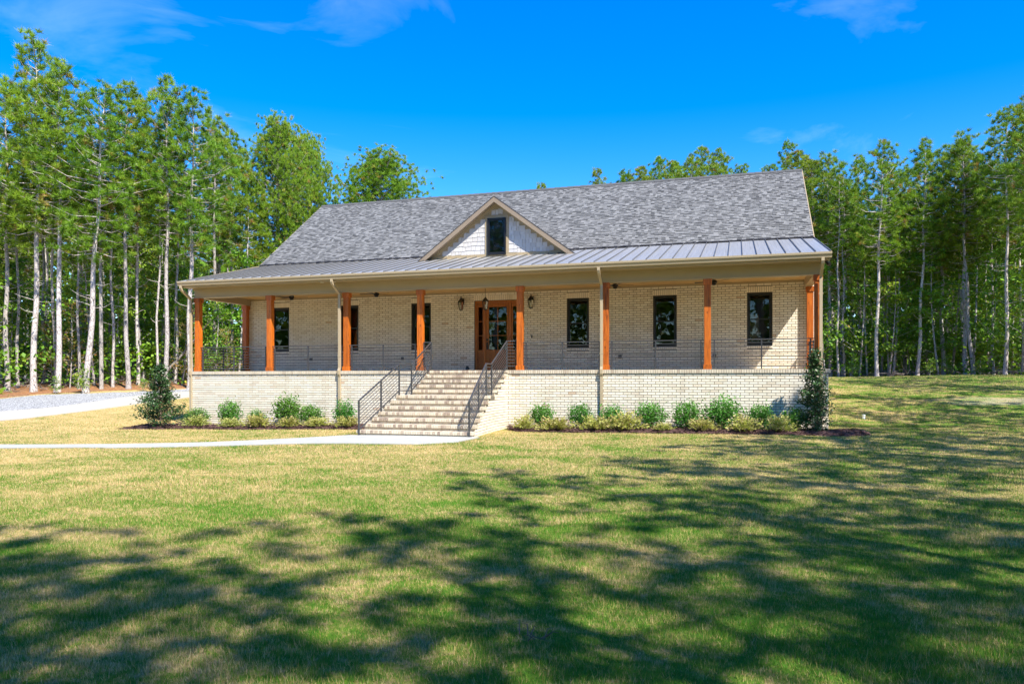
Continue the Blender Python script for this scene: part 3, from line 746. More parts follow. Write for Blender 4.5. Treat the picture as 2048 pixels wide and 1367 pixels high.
# standing-seam metal porch roof, one panel at a time
sl = (ZB - ZE) / (YB - YE); NP = 56; pwid = 2 * W / NP
def panel_mesh():
    m = MB(); d0, d1 = 0, (YB - YE) + .05; z = lambda y: y * sl; h_ = pwid / 2
    m.hexa([(-h_, d0, z(d0) - .02), (h_, d0, z(d0) - .02), (h_, d1, z(d1) - .02), (-h_, d1, z(d1) - .02), (-h_, d0, z(d0)), (h_, d0, z(d0)), (h_, d1, z(d1)), (-h_, d1, z(d1))])
    m.hexa([(h_ - .014, d0 + .01, z(d0)), (h_ + .004, d0 + .01, z(d0)), (h_ + .004, d1, z(d1)), (h_ - .014, d1, z(d1)), (h_ - .014, d0 + .01, z(d0) + .042), (h_ + .004, d0 + .01, z(d0) + .042), (h_ + .004, d1, z(d1) + .042), (h_ - .014, d1, z(d1) + .042)], .05)
    for xx in (-.075, .06):
        m.hexa([(xx - .012, d0 + .01, z(d0)), (xx + .012, d0 + .01, z(d0)), (xx + .012, d1, z(d1)), (xx - .012, d1, z(d1)), (xx - .004, d0 + .01, z(d0) + .005), (xx + .004, d0 + .01, z(d0) + .005), (xx + .004, d1, z(d1) + .005), (xx - .004, d1, z(d1) + .005)])
    return m.mesh('metal_panel', M['metal'])
pm = panel_mesh()
pr = MB(); pr.prism([(YE + .12, ZE + .12 * sl - .1), (YB, ZB - .12), (YB, ZB - .022), (YE + .12, ZE + .12 * sl - .022)], -W + .02, W - .02)
porch_roof = pr.build('porch_roof', M['bronze'], house)
for i in range(NP):
    o = link_obj('metal_panel', pm, porch_roof, (-W + pwid * (i + .5), YE, ZE)); o.rotation_euler = (R.gauss(0, .0012), R.gauss(0, .002), 0)
# main roof
ms = (ZR - ZB) / (YR - YB); SLn = math.hypot(YR - YB, ZR - ZB); ca, sa = (YR - YB) / SLn, (ZR - ZB) / SLn
mr = MB(); mr.prism([(YB - .02, ZB - .01), (YR, ZR - .01), (YR + (YR - YB) + 1.4, ZB - 1.0), (YR + (YR - YB) + 1.4, ZB - 1.13), (YR, ZR - .15), (YB - .02, ZB - .15)], -W, W)
main_roof = mr.build('main_roof', M['shingle'], house)
items = []; NC = 43; ex = SLn / NC
for r in range(NC):
    x = -W - R.uniform(0, .2)
    while x < W:
        w = R.choices([.10, .13, .16, .19], [3, 4, 3, 1])[0]; x0, x1 = max(x, -W), min(x + w, W)
        if x1 - x0 > .02:
            full = (x0 == x and x1 == x + w)
            s0 = ex * r - R.choice([0, 0, .012]); yy = YB + ca * (s0 + ex / 2); zz_ = ZB + sa * (s0 + ex / 2)
            items.append(((x0 + x1) / 2, yy, zz_, x1 - x0, R.choice([.2, .35, .45, .55, .65, .75, .85, .95]), full, R.choice([.010, .020, .032])))
        x += w
cv = Vector(CAM); items.sort(key=lambda i: (not i[5], (Vector(i[:3]) - cv).length))
tilt = math.atan2(sa, ca)
def shingle(mb, cx, cy, cz, w, t, th, local=False):
    e2 = ex / 2 + .012; hw_ = w / 2 - .0015
    def P(a, s_, n): 
        if local: return (a, s_, n)
        return (cx + a, cy + ca * s_ - sa * n, cz + sa * s_ + ca * n)
    mb.hexa([P(-hw_, -e2, 0), P(hw_, -e2, 0), P(hw_, e2, -.004), P(-hw_, e2, -.004), P(-hw_, -e2, th), P(hw_, -e2, th), P(hw_, e2, .003), P(-hw_, e2, .003)], t)
cache = {}
for cx, cy, cz, w, t, full, th in items[:300]:
    key = (round(w, 3), t, th)
    if key not in cache:
        mb = MB(); shingle(mb, 0, 0, 0, w, t, th, True); cache[key] = mb.mesh('shingle', M['shingle'])
    o = link_obj('shingle', cache[key], main_roof, (cx, cy, cz)); o.rotation_euler = (tilt, 0, 0)
mb = MB()
for it in items[300:]: shingle(mb, *it[:5], it[6])
tag(mb.build('shingle_courses', M['shingle'], main_roof), kind='stuff')
rc = MB(); x = -W
while x < W - .01:
    e = min(x + .30, W); q = .012
    for sg in (-1, 1):
        rc.hexa([(x, YR, ZR + .022), (e, YR, ZR + .022), (e, YR + sg * .16, ZR + .022 - .16 * ms), (x, YR + sg * .16, ZR + .022 - .16 * ms), (x, YR, ZR + .05), (e + .02, YR, ZR + .036), (e + .02, YR + sg * .16, ZR + .036 - .16 * ms), (x, YR + sg * .16, ZR + .05 - .16 * ms)], R.choice([0, .04, .08]))
    x = e
rc.build('ridge_cap', M['shingle'], house)
for sx in (-1, 1):
    x0, x1 = sorted((sx * (W + .002), sx * (W + .03))); b = MB(); n_ = .12
    b.prism([(YE + .1, ZE + .1 * sl - .14), (YB, ZB - .15), (YR, ZR - .17), (YR, ZR + .0), (YB, ZB - .0), (YE + .1, ZE + .1 * sl - .005)], x0, x1); b.build('rake_board', M['trim'], house)
fl = MB(); fl.prism([(YB - .05, ZB - .05 * sl + .044), (YB + .06, ZB + .06 * ms + .026), (YB + .06, ZB + .06 * ms + .03), (YB - .05, ZB - .05 * sl + .05)], -W, W); fl.build('roof_flashing', M['bronze'], house)

# dormer gable
DY0, DY1, AZ, EZ, EH = 2.85, 3.2, FZ + 6.53, FZ + 4.24, 3.08
dp = (AZ - EZ) / EH
dw = MB(); bz = lambda y: ZE + (y - YE) * sl
dw.prism([(-2.86, bz(DY1) - .08), (2.86, bz(DY1) - .08), (2.86, EZ + .03), (.0, AZ - .13), (-2.86, EZ + .03)], DY1 + .012, DY1 + .1, axis='Y')
dormer = dw.build('dormer', M['trim'], house)
for sg in (-1, 1):
    b = MB()     # roof slab running back into the main roof
    P = lambda x, y, off: (sg * x, y, AZ - x * dp - off)
    yb = lambda x: YB + (AZ - x * dp - ZB) / ms + .25
    b.hexa([P(0, DY0, .10), P(EH, DY0, .10), P(EH, 5.2, .10), P(0, yb(0), .10), P(0, DY0, 0), P(EH, DY0, 0), P(EH, 5.2, 0), P(0, yb(0), 0)], .3); rf = b.build('dormer_roof', M['shingle'], house)
    b = MB(); b.hexa([P(0, DY0 - .03, .012), P(EH + .02, DY0 - .03, .012), P(EH + .02, DY0 + .2, .012), P(0, DY0 + .2, .012), P(0, DY0 - .03, -.028), P(EH + .04, DY0 - .03, -.028), P(EH + .04, DY0 + .2, -.028), P(0, DY0 + .2, -.028)], .05); b.build('roof_edge', M['bronze'], rf)
    b = MB(); b.hexa([P(0, DY0 - .025, .20), P(EH - .0, DY0 - .025, .20), P(EH - .0, DY0 - .002, .20), P(0, DY0 - .002, .20), P(0, DY0 - .025, .013), P(EH + .02, DY0 - .025, .013), P(EH + .02, DY0 - .002, .013), P(0, DY0 - .002, .013)]); b.build('rake_board', M['rake'], rf)
    b = MB(); b.hexa([P(0, DY0, .13), P(EH - .03, DY0, .13), P(EH - .03, DY1 + .02, .13), P(0, DY1 + .02, .13), P(0, DY0, .103), P(EH - .03, DY0, .103), P(EH - .03, DY1 + .02, .103), P(0, DY1 + .02, .103)]); b.build('rake_soffit', M['rake'], rf)
    b = MB(); b.hexa([P(0, DY1 - .02, .27), P(EH - .28, DY1 - .02, .27), P(EH - .28, DY1 + .011, .27), P(0, DY1 + .011, .27), P(0, DY1 - .02, .131), P(EH - .14, DY1 - .02, .131), P(EH - .14, DY1 + .011, .131), P(0, DY1 + .011, .131)]); b.build('frieze_board', M['trim'], rf)
zb0 = bz(DY1) - .02
b = MB(); b.box(-2.72, 2.72, DY1 - .022, DY1 + .011, zb0, zb0 + .13); b.build('skirt_board', M['trim'], dormer)
wz0, wz1, whw = FZ + 4.43, FZ + 5.79, .37
b = MB()
for a, c in ((-whw - .1, -whw), (whw, whw + .1)): b.box(a, c, DY1 - .026, DY1 + .011, zb0 + .131, wz1 + .1)
b.box(-whw, whw, DY1 - .026, DY1 + .011, wz1, wz1 + .1); b.build('window_trim', M['trim'], dormer)
bk = MB(); bk.box(-whw, whw, DY1 + .004, DY1 + .011, wz0 - .08, wz1); bk.build('window_backing', M['black'], dormer)
window(0, wz0 - .03, wz1, whw, DY1 - .075, house, split=False).name = 'dormer_window'
# staggered gable shingles, each a piece of its own
z = zb0 + .131; r = 0; gc = {}
while z < AZ - .42:
    hgt = .165; lim = (AZ - .26 - (z + hgt)) / dp
    x = -lim + .0
    while x < lim - .03:
        w = R.choice([.1, .13, .17, .2, .24]); x1 = min(x + w, lim)
        if x < whw + .1 and x1 > -whw - .1 and z < wz1 + .1 - .02:
            if x < -whw - .1: x1 = -whw - .1
            elif x1 <= whw + .1 or x < whw + .1: x = whw + .1; continue
        if x1 - x > .025:
            t = round(R.random(), 1); dz = R.choice([0, 0, -.02, .015]); L = round(x1 - x - .006, 2); key = (L, t)
            if key not in gc:
                mb = MB(); mb.hexa([(-L / 2, -.020, 0), (L / 2, -.020, 0), (L / 2, .003, 0), (-L / 2, .003, 0), (-L / 2, -.006, hgt + .03), (L / 2, -.006, hgt + .03), (L / 2, .003, hgt + .03), (-L / 2, .003, hgt + .03)], t); gc[key] = mb.mesh('wall_shingle', M['gable'])
            link_obj('wall_shingle', gc[key], dormer, ((x + x1) / 2, DY1 + .006, z + dz))
        x = x1
    z += hgt; r += 1

# floodlight under the right end of the eave
fb_ = MB(); fb_.tube([(11.2, -.2, FZ + 3.139), (11.2, -.2, FZ + 3.08)], .05, 10); fb_.tube([(11.2, -.2, FZ + 3.08), (11.27, -.29, FZ + 3.02)], [.035, .06], 10); fb_.build('floodlight', M['black'], house)

# ------------------------------------------------------------------ lamps and fans on the porch
def lantern_parts(root, hang=False):
    for nm, fn in (('lantern_cap', 'cap'), ('lantern_cage', 'cage'), ('lantern_glass', 'glass'), ('lantern_base', 'base'), ('bulb', 'bulb')):
        m = MB(); n = 6
        ring = lambda r, z: [(r * math.cos(2 * math.pi * k / n), r * math.sin(2 * math.pi * k / n), z) for k in range(n)]
        def loft(r0, z0, r1, z1):
            a, b_ = ring(r0, z0), ring(r1, z1)
            for k in range(n): m.quad(a[k], a[(k + 1) % n], b_[(k + 1) % n], b_[k])
        if fn == 'cap': loft(.13, .0, .125, .02); loft(.125, .02, .06, .1); loft(.06, .1, .045, .115); loft(.045, .115, .02, .15); m.tube([(0, 0, .15), (0, 0, .19)], [.012, .006], 6)
        if fn == 'cage':
            for a, b_ in zip(ring(.112, 0), ring(.072, -.28)): m.tube([a, b_], .007, 4)
        if fn == 'glass': loft(.105, -.005, .067, -.275)
        if fn == 'base': loft(.078, -.28, .078, -.305); m.poly(ring(.078, -.28)); m.poly(ring(.078, -.305)[::-1]); m.tube([(0, 0, -.305), (0, 0, -.33)], [.02, .008], 6)
        if fn == 'bulb': m.tube([(0, 0, -.28), (0, 0, -.2), (0, 0, -.13), (0, 0, -.1)], [.012, .012, .02, .004], 6)
        m.build(nm, {'glass': M['lantern_glass'], 'bulb': M['white']}.get(fn, M['black']), root)
for x, lab in ((-1.38, 'black wall lantern left of the front door'), (1.38, 'black wall lantern right of the front door, past the orange post')):
    t = thing('wall_lantern', lab, 'lantern', (x, YW - .2, FZ + 2.64), 'wall lanterns flanking the door'); lantern_parts(t)
    m = MB(); m.box(-.055, .055, .17, .199, -.06, .14); m.tube([(0, .18, .02), (0, .12, .17), (0, .03, .21), (0, 0, .17)], .011, 6); m.build('wall_bracket', M['black'], t)
t = thing('pendant_lantern', 'black pendant lantern hanging on a chain before the front door', 'lantern', (.03, 1.75, FZ + 2.50)); lantern_parts(t)
m = MB(); m.tube([(0, 0, .15), (0, 0, .54)], .008, 6); m.tube([(0, 0, .52), (0, 0, .544)], .07, 12); m.build('chain', M['black'], t)
FN = [(-7.96, .3, 'leftmost'), (-4.30, .9, 'second from the left'), (4.71, .15, 'third from the left'), (7.97, .5, 'rightmost')]
fan_cache = None
for x, a0, w in FN:
    t = thing('ceiling_fan', 'dark five-blade ceiling fan under the porch ceiling, %s of four' % w, 'fan', (x, 1.75, FZ + 2.90), 'porch ceiling fans')
    if fan_cache is None:
        m = MB(); m.tube([(0, 0, .145), (0, 0, .11)], .07, 14); m.tube([(0, 0, .11), (0, 0, .05)], .02, 8); m.tube([(0, 0, .06), (0, 0, .03), (0, 0, -.03), (0, 0, -.06)], [.06, .105, .105, .05], 16); m.tube([(0, 0, -.06), (0, 0, -.1), (0, 0, -.115)], [.075, .07, .03], 14)
        hub = m.mesh('motor', M['black']); m = MB(); m.hexa([(.1, -.03, -.004), (.62, -.065, -.012), (.62, .065, .006), (.1, .03, .004), (.1, -.03, .004), (.62, -.065, -.004), (.62, .065, .014), (.1, .03, .012)]); fan_cache = (hub, m.mesh('blade', M['black']))
    link_obj('motor', fan_cache[0], t)
    for k in range(5):
        o = link_obj('blade', fan_cache[1], t); o.rotation_euler = (0, 0, a0 + k * 2 * math.pi / 5)
# small dark pot beside the door and a pipe cap in the lawn
m = MB(); m.tube([(-1.1, 2.95, FZ), (-1.1, 2.95, FZ + .06), (-1.1, 2.95, FZ + .12), (-1.1, 2.95, FZ + .19), (-1.1, 2.95, FZ + .2)], [.06, .075, .07, .045, .06], 14)
tag(m.build('jar', M['iron'], smooth=True), 'small dark jar on the porch floor left of the door', 'jar')
px_, py_ = 12.9, 4.6; m = MB(); pz = g(px_, py_); m.tube([(px_, py_, pz - .05), (px_, py_, pz + .12)], .05, 12); m.tube([(px_, py_, pz + .12), (px_, py_, pz + .15)], .062, 12)
tag(m.build('pipe_cap', M['white'], smooth=False), 'small white pipe cap standing in the lawn right of the house', 'pipe')

# ------------------------------------------------------------------ plants
def unit(n, r=rng):
    v = r.normal(size=(n, 3)); return v / np.linalg.norm(v, axis=1, keepdims=True)
def norm(v): return v / np.maximum(np.linalg.norm(v, axis=-1, keepdims=True), 1e-9)
def needles(cen, ax, per, length, width, tint, r=rng, spread=1.0):
    n = len(cen); c = np.repeat(cen, per, 0); a = np.repeat(ax, per, 0); t = np.repeat(tint, per)
    d = norm(a + unit(len(c), r) * spread); L = length * r.uniform(.7, 1.15, (len(c), 1))
    s_ = norm(np.cross(d, unit(len(c), r))) * width * .5
    c = c + unit(len(c), r) * .03
    V = np.stack([c - s_, c + s_, c + d * L], 1).reshape(-1, 3); F = np.arange(len(V)).reshape(-1, 3)
    return V, F, np.clip(t + r.normal(0, .07, len(c)), 0, 1)
def leaves(cen, size, tint, r=rng, up=.5, aspect=.55, droop=None):
    n = len(cen); nrm = norm(unit(n, r) + np.array([0, 0, up])); d = norm(np.cross(nrm, unit(n, r))) if droop is None else norm(droop + unit(n, r) * .6)
    s_ = norm(np.cross(nrm, d)); L = size * r.uniform(.6, 1.25, (n, 1)); 
    V = np.stack([cen - d * L * .5, cen + s_ * L * aspect * .5, cen + d * L * .5, cen - s_ * L * aspect * .5], 1).reshape(-1, 3)
    return V, np.arange(len(V)).reshape(-1, 4), tint

def make_pine(seed, H, cb, RR, shape, nb, dens, dbh, nl=.33):
    r = np.random.default_rng(seed); q = random.Random(seed); tm = MB()
    bx, by = q.uniform(-.25, .25), q.uniform(-.25, .25)
    ax = lambda z: np.array([bx * math.sin(z / H * 2.6) + .05 * math.sin(z * 1.1 + seed), by * math.sin(z / H * 2.2) + .05 * math.cos(z * .9 + seed), z])
    zs_ = [-.3, 0, .25, .8] + [H * k / 12 for k in range(1, 13)]
    rad = lambda z: max(.012, dbh / 2 * (1 - z / H) ** .72 * (1 + .35 * max(0, 1 - max(z, 0) / .6) ** 2))
    tm.tube([tuple(ax(z)) for z in zs_], [rad(max(0, z)) for z in zs_], 9)
    cen, axs, tin = [], [], []
    for k in range(q.randint(12, 22)):           # dead snags below the crown
        z = H * q.uniform(.22, cb + .08); an = q.uniform(0, 6.283); L = q.uniform(.25, 1.5) * (.5 + z / H); el = q.uniform(-.1, .6); p = ax(z)
        d = np.array([math.cos(an) * math.cos(el), math.sin(an) * math.cos(el), math.sin(el)])
        tm.tube([tuple(p), tuple(p + d * L * .6), tuple(p + d * L + np.array([0, 0, q.uniform(-.1, .3) * L]))], [.022, .013, .004], 4, cap=False)
    for k in range(nb):
        t = (k + q.random()) / nb; z = H * (cb + (1 - cb) * t * .985); p = ax(z); an = k * 2.39996 + q.uniform(-.6, .6)
        if shape == 'round': prof = math.sqrt(max(.02, 1 - ((t - .42) / .62) ** 2))
        elif shape == 'slim': prof = (1 - t) ** .8 * .8 + .16
        else: prof = (1 - t) ** .68 * (.5 + .5 * min(1, t * 3.2)) + .10 + .07 * math.sin(t * 11 + seed)
        L = RR * prof * q.uniform(.55, 1.12); el = -.12 + 1.0 * t ** 1.3 + q.uniform(-.18, .22)
        d = np.array([math.cos(an) * math.cos(el), math.sin(an) * math.cos(el), math.sin(el)])
        mid = p + d * L * .55 + np.array([0, 0, -.04 * L]); tip = p + d * L + np.array([0, 0, .16 * L])
        if L > .5: tm.tube([tuple(p), tuple(mid), tuple(tip)], [.012 + .012 * L, .008 + .006 * L, .004], 4, cap=False)
        nk = max(1, int(L * dens / 4.2 + q.random()))
        for j in range(nk):                                             # pom-poms of radiating needles at the branch ends
            sc_ = 1.0 if j == 0 else math.sqrt(q.uniform(.16, 1.0)); cc = (p + (mid - p) * min(1, sc_ / .55) + (tip - mid) * max(0, (sc_ - .55) / .45)) + (r.normal(0, 1, 3) * np.array([.30, .30, .17]) * L ** .5 if j else 0)
            nt_ = 4; off = unit(nt_, r) * .07
            cen.append(cc + off); axs.append(norm(d * .35 + np.array([0, 0, .55]) + off * 6 + unit(nt_, r) * .3))
            tt = np.clip(r.normal(q.gauss(.46, .2), .06, nt_), .02, .87)
            if q.random() < .05: tt[:] = q.uniform(.9, 1)
            tin.append(tt)
    trunk = tm.mesh('trunk', M['bark'], smooth=True)
    if not cen: return trunk, None
    V, F, T = needles(np.concatenate(cen), np.concatenate(axs), 13, nl, .03 * (nl / .33) ** .5, np.concatenate(tin), r)
    return trunk, np_mesh('crown', V, F, T, M['needle'])
def make_dead(seed, H, dbh):
    q = random.Random(seed); tm = MB()
    tm.tube([(0, 0, -.3), (0, 0, .2), (.05, 0, H * .5), (.12, .05, H)], [dbh * .6, dbh * .5, dbh * .32, .02], 9)
    for k in range(60):
        z = H * q.uniform(.4, .99); an = q.uniform(0, 6.28); L = q.uniform(.3, 1.7) * (1.25 - z / H); p = Vector((.12 * z / H, .05 * z / H, z)); d = Vector((math.cos(an), math.sin(an), q.uniform(.1, .9))).normalized()
        tm.tube([p, p + d * L * .6, p + d * L + Vector((0, 0, .15 * L))], [.02, .012, .004], 4, cap=False)
    return tm.mesh('trunk', M['deadwood'], smooth=True)
def make_broadleaf(seed, H, RR, nleaf, mat, size=.17):
    r = np.random.default_rng(seed); q = random.Random(seed); tm = MB()
    b0, b1 = q.uniform(-.4, .4), q.uniform(-.4, .4); ax = lambda z: np.array([b0 * math.sin(z / H * 2), b1 * math.sin(z / H * 2.4), z])
    tm.tube([tuple(ax(z)) for z in (-.2, 0, H * .2, H * .4, H * .6, H * .8, H)], [.05 * H / 6, .045 * H / 6, .04 * H / 6, .03 * H / 6, .022 * H / 6, .012, .005], 6)
    cs = []
    nbr = 26
    for k in range(nbr):
        t = q.uniform(.16, 1); z = H * t; an = k * 2.4 + q.uniform(-.5, .5); L = RR * (1.15 - t * .75) * q.uniform(.5, 1.1); el = q.uniform(.05, .7)
        d = np.array([math.cos(an) * math.cos(el), math.sin(an) * math.cos(el), math.sin(el)]); p = ax(z)
        tm.tube([tuple(p), tuple(p + d * L)], [.014, .004], 4, cap=False)
        n = max(6, int(nleaf / nbr)); s_ = r.uniform(.25, 1.08, n); c = p + d * L * s_[:, None] + r.normal(0, .22, (n, 3)) * np.array([1, 1, .45]) * (L ** .5); cs.append(c)
    c = np.concatenate(cs); base = np.repeat(r.uniform(.15, .8, nbr), [len(a_) for a_ in cs])
    V, F, T = leaves(c, size, np.clip(base + r.normal(0, .14, len(c)), 0, 1), r, up=.9)
    return tm.mesh('trunk', M['bark'], smooth=True), np_mesh('crown', V, F, T, mat)

PINES = {'t': [make_pine(101, 18, .49, 2.7, 'tall', 88, 15, .29), make_pine(102, 18, .54, 2.5, 'tall', 80, 15, .27), make_pine(103, 18, .45, 2.9, 'tall', 96, 14, .31), make_pine(104, 18, .57, 2.4, 'tall', 74, 15, .27)],
         's': [make_pine(111, 17, .62, 1.8, 'slim', 46, 12, .18), make_pine(112, 17, .58, 2.0, 'slim', 50, 11, .20), make_pine(113, 17, .66, 1.7, 'slim', 40, 11, .16)],
         'r': [make_pine(121, 18, .50, 3.4, 'round', 190, 30, .32, .25), make_pine(122, 18, .55, 3.6, 'round', 185, 30, .32, .25)],
         'f': [make_pine(151, 18, .5, 2.5, 'tall', 105, 22, .28, .23), make_pine(152, 18, .55, 2.2, 'slim', 95, 22, .26, .23)],
         'o': [make_pine(141, 18, .45, 2.6, 'tall', 52, 7.0, .28), make_pine(142, 18, .50, 2.9, 'tall', 46, 6.5, .28), make_pine(143, 18, .55, 2.3, 'slim', 40, 7.5, .24)]}
DEAD = make_dead(131, 17, .24)
BASEH = {'t': 18, 's': 17, 'r': 18, 'o': 18, 'f': 18}
def put_tree(name, parts, x, y, s, sz, label, cat, group, lean=(0, 0)):
    t = thing(name, label, cat, (x, y, g(x, y) - .05), group, R.uniform(0, 6.28))
    t.scale = (s, s, sz); M_ = Matrix.Rotation(lean[0], 4, 'Y') @ Matrix.Rotation(t.rotation_euler.z, 4, 'Z'); t.rotation_euler = M_.to_euler()
    for nm, me_ in parts:
        if me_ is not None: link_obj(nm, me_, t)
    return t
ORD = ['first', 'second', 'third', 'fourth', 'fifth', 'sixth', 'seventh', 'eighth', 'ninth', 'tenth', 'eleventh', 'twelfth', 'thirteenth', 'fourteenth', 'fifteenth', 'sixteenth', 'seventeenth', 'eighteenth', 'nineteenth', 'twentieth', 'twenty-first', 'twenty-second', 'twenty-third', 'twenty-fourth', 'twenty-fifth', 'twenty-sixth']
LEFT = [(-32.1, 9.5, 18.1, 't'), (-32.8, 10.8, 18.2, 's'), (-29.3, 8.8, 19.9, 't'), (-29.8, 10.7, 17.9, 's'), (-27.5, 8.8, 18.5, 't'), (-27.6, 10.3, 16.6, 's'), (-25.9, 9.2, 16.7, 't'), (-26.4, 10.7, 17.3, 'd'), (-26.5, 11.7, 15.7, 's'), (-25.3, 11.5, 17.8, 't'), (-26.3, 13.3, 17.7, 's'), (-24.8, 13.2, 16.8, 's'), (-23.6, 12.6, 18.5, 't'), (-25.1, 15.2, 17.5, 's'), (-22.6, 13.4, 17.5, 't'), (-24.8, 18.5, 17.7, 't'), (-26.2, 22.2, 18.0, 't'), (-27.9, 25.9, 17.8, 's'), (-23.4, 23.1, 18.1, 'r'), (-24.3, 24.9, 17.4, 's'), (-24.1, 29.1, 18.6, 'r'), (-30.0, 46.1, 18.8, 's'), (-27.8, 48.9, 23.1, 'r'), (-26.8, 53.4, 19.8, 's')]
RIGHT = [(-11.3, 53.9, 21.3, 's'), (-5.3, 53.6, 22.2, 's'), (-1.4, 50.6, 20.4, 't'), (1.6, 47.3, 21.0, 't'), (3.4, 49.9, 20.9, 't'), (5.7, 46.4, 21.2, 't'), (7.8, 49.2, 20.9, 't'), (12.7, 44.4, 20.1, 's'), (-0.8, 42.4, 18.4, 't'), (0.9, 40.8, 18.3, 't'), (2.8, 43.5, 19.3, 't'), (5.0, 41.0, 18.7, 't'), (6.9, 43.7, 19.8, 't'), (8.8, 42.2, 17.9, 't'), (11.3, 37.7, 16.5, 't'), (13.1, 38.2, 17.6, 't'), (14.2, 34.4, 15.8, 't'), (13.7, 36.3, 16.5, 't'), (14.7, 30.4, 14.9, 't'), (14.9, 28.3, 13.6, 's'), (15.4, 29.5, 14.1, 's'), (17.4, 36.4, 16.0, 't'), (17.0, 27.4, 14.7, 't'), (18.0, 31.3, 14.5, 's'), (18.2, 30.4, 13.9, 's'), (19.0, 32.7, 14.1, 's'), (19.5, 28.2, 14.7, 't'), (20.9, 32.2, 15.0, 's'), (21.4, 30.3, 14.5, 't'), (22.2, 28.5, 14.4, 't'), (22.3, 27.4, 14.5, 't'), (23.8, 28.9, 15.1, 's'), (23.2, 24.6, 14.8, 't'), (24.1, 24.8, 16.0, 't'), (23.5, 20.5, 15.3, 't')]
LEAN = {7: 0, 6: .075, 5: .04, 11: .05}
placed = []
for i, (x, y, h_, k) in enumerate(LEFT):
    placed.append((x, y))
    if k == 'd':
        put_tree('dead_pine', [('trunk', DEAD)], x, y, 1, h_ / 17, 'bare grey dead pine with short snags in the left front row', 'tree', None); continue
    v = PINES[k][i % len(PINES[k])]; s = {'t': 1.02, 's': 1.0, 'r': 1.1}[k]
    lab = '%s pine from the left edge in the front row beside the gravel drive' % ORD[i] if i < 18 else ('%s round-crowned pine behind the left end of the roof, counted from the left' % ORD[i - 18] if i < 21 else ['slim far pine left of the domed pine above the roof', 'domed far pine rising alone above the left part of the roof', 'slim far pine right of the domed pine above the roof'][i - 21])
    put_tree('pine_tree', [('trunk', v[0]), ('crown', v[1])], x, y, s * R.uniform(.95, 1.08) * (1.36 if i == 22 else .68 if i in (18, 20) else 1), h_ / BASEH[k], lab, 'tree', 'pines along the left edge of the woods', (LEAN.get(i, R.gauss(0, .012)), 0))
RIDGE = sorted(range(2, 17), key=lambda i: (RIGHT[i][0] - CAM[0]) / (RIGHT[i][1] - CAM[1]))
for i, (x, y, h_, k) in enumerate(RIGHT):
    placed.append((x, y)); k = 'f' if i < 17 else k; v = PINES[k][(i * 2 + 1 + i // 3) % len(PINES[k])]
    lab = '%s crown from the left in the band of tree tops over the roof ridge' % ORD[RIDGE.index(i)] if 1 < i < 17 else '%s of the two small lone pine tips above the roof ridge' % ORD[i] if i < 2 else '%s pine from the house in the row behind the right lawn' % ORD[i - 17]
    put_tree('pine_tree', [('trunk', v[0]), ('crown', v[1])], x, y, (.86 if i > 16 else 1.2) * R.uniform(.93, 1.05), h_ / BASEH[k], lab, 'tree', 'pines behind the house and right lawn', (R.gauss(0, .014), 0))
# deeper woods: trees one can still pick out between the front trunks
FRONT_L = sorted(view(x, y)[1] for x, y, _, _ in LEFT[:18]); FRONT_R = sorted(view(x, y)[1] for x, y, _, _ in RIGHT[17:])
def by_neighbours(pts, front, what, side):
    """a label for each point from the front-row pines it is seen between and its rank in depth there"""
    bins = {}
    for i, (x, y) in enumerate(pts):
        d, u = view(x, y); bins.setdefault(sum(f < u for f in front), []).append((d, i))
    out = [None] * len(pts); n = len(front)
    for k, l in bins.items():
        where = 'outside the first front pine' if k == 0 and side == 'left' else 'beside the house corner' if k == 0 else 'beyond the last front pine' if k == n else 'between %s and %s front pines' % (ORD[k - 1], ORD[k])
        for r_, (d, i) in enumerate(sorted(l)): out[i] = '%s%s %s %s of the house' % ('' if r_ == 0 else (ORD[r_] if r_ < len(ORD) else 'farthest') + ' ', ('nearest ' if r_ < len(ORD) else '') + what, where, side)
    return out
def scatter(n, test, mind, tries=20000):
    out = []
    for _ in range(tries):
        if len(out) >= n: break
        p = test()
        if p is None: continue
        if all((p[0] - q[0]) ** 2 + (p[1] - q[1]) ** 2 > mind * mind for q in placed): out.append(p); placed.append(p)
    return out
def zone_left():
    x, y = R.uniform(-62, -19), R.uniform(0, 60); d, u = view(x, y)
    return (x, y) if forest(x, y) > 2.2 and -.78 < u < -.20 and d < 78 else None
def zone_right():
    x, y = R.uniform(10, 50), R.uniform(16, 62); d, u = view(x, y)
    return (x, y) if forest(x, y) > 1.5 and .36 < u < .74 and d < 76 else None
def zone_back():
    x, y = R.uniform(-34, 14), R.uniform(34, 62); d, u = view(x, y)
    return (x, y) if -.25 < u < .42 else None
def zone_side():
    x, y = R.uniform(18, 40), R.uniform(-34, 22); d, u = view(x, y)
    return (x, y) if forest(x, y) > .4 and (u > .80 or d < 0) else None
def zone_south():
    x, y = R.uniform(-34, 24), R.uniform(-62, -33); return (x, y)
for n, zf, mind, hr, lab, grp, kinds in (
        (92, zone_left, 1.6, (14.5, 18.5), 'pine standing deeper in the woods left of the house', 'pines deep in the left woods', 'tsss'),
        (92, zone_right, 1.6, (12.5, 15.2), 'pine standing deeper in the woods right of the house', 'pines deep in the right woods', 'tsss')):
    pts = scatter(n, zf, mind); labs = by_neighbours(pts, FRONT_L if zf is zone_left else FRONT_R, 'deep pine', 'left' if zf is zone_left else 'right')
    for (x, y), lab in zip(pts, labs):
        k = R.choice(kinds); v = R.choice(PINES[k]); h_ = R.uniform(*hr)
        if -.37 < view(x, y)[1] < -.2: h_ *= .68
        put_tree('pine_tree', [('trunk', v[0]), ('crown', v[1])], x, y, R.uniform(.8, 1.05), h_ / BASEH[k], lab, 'tree', grp, (R.gauss(0, .022), 0))
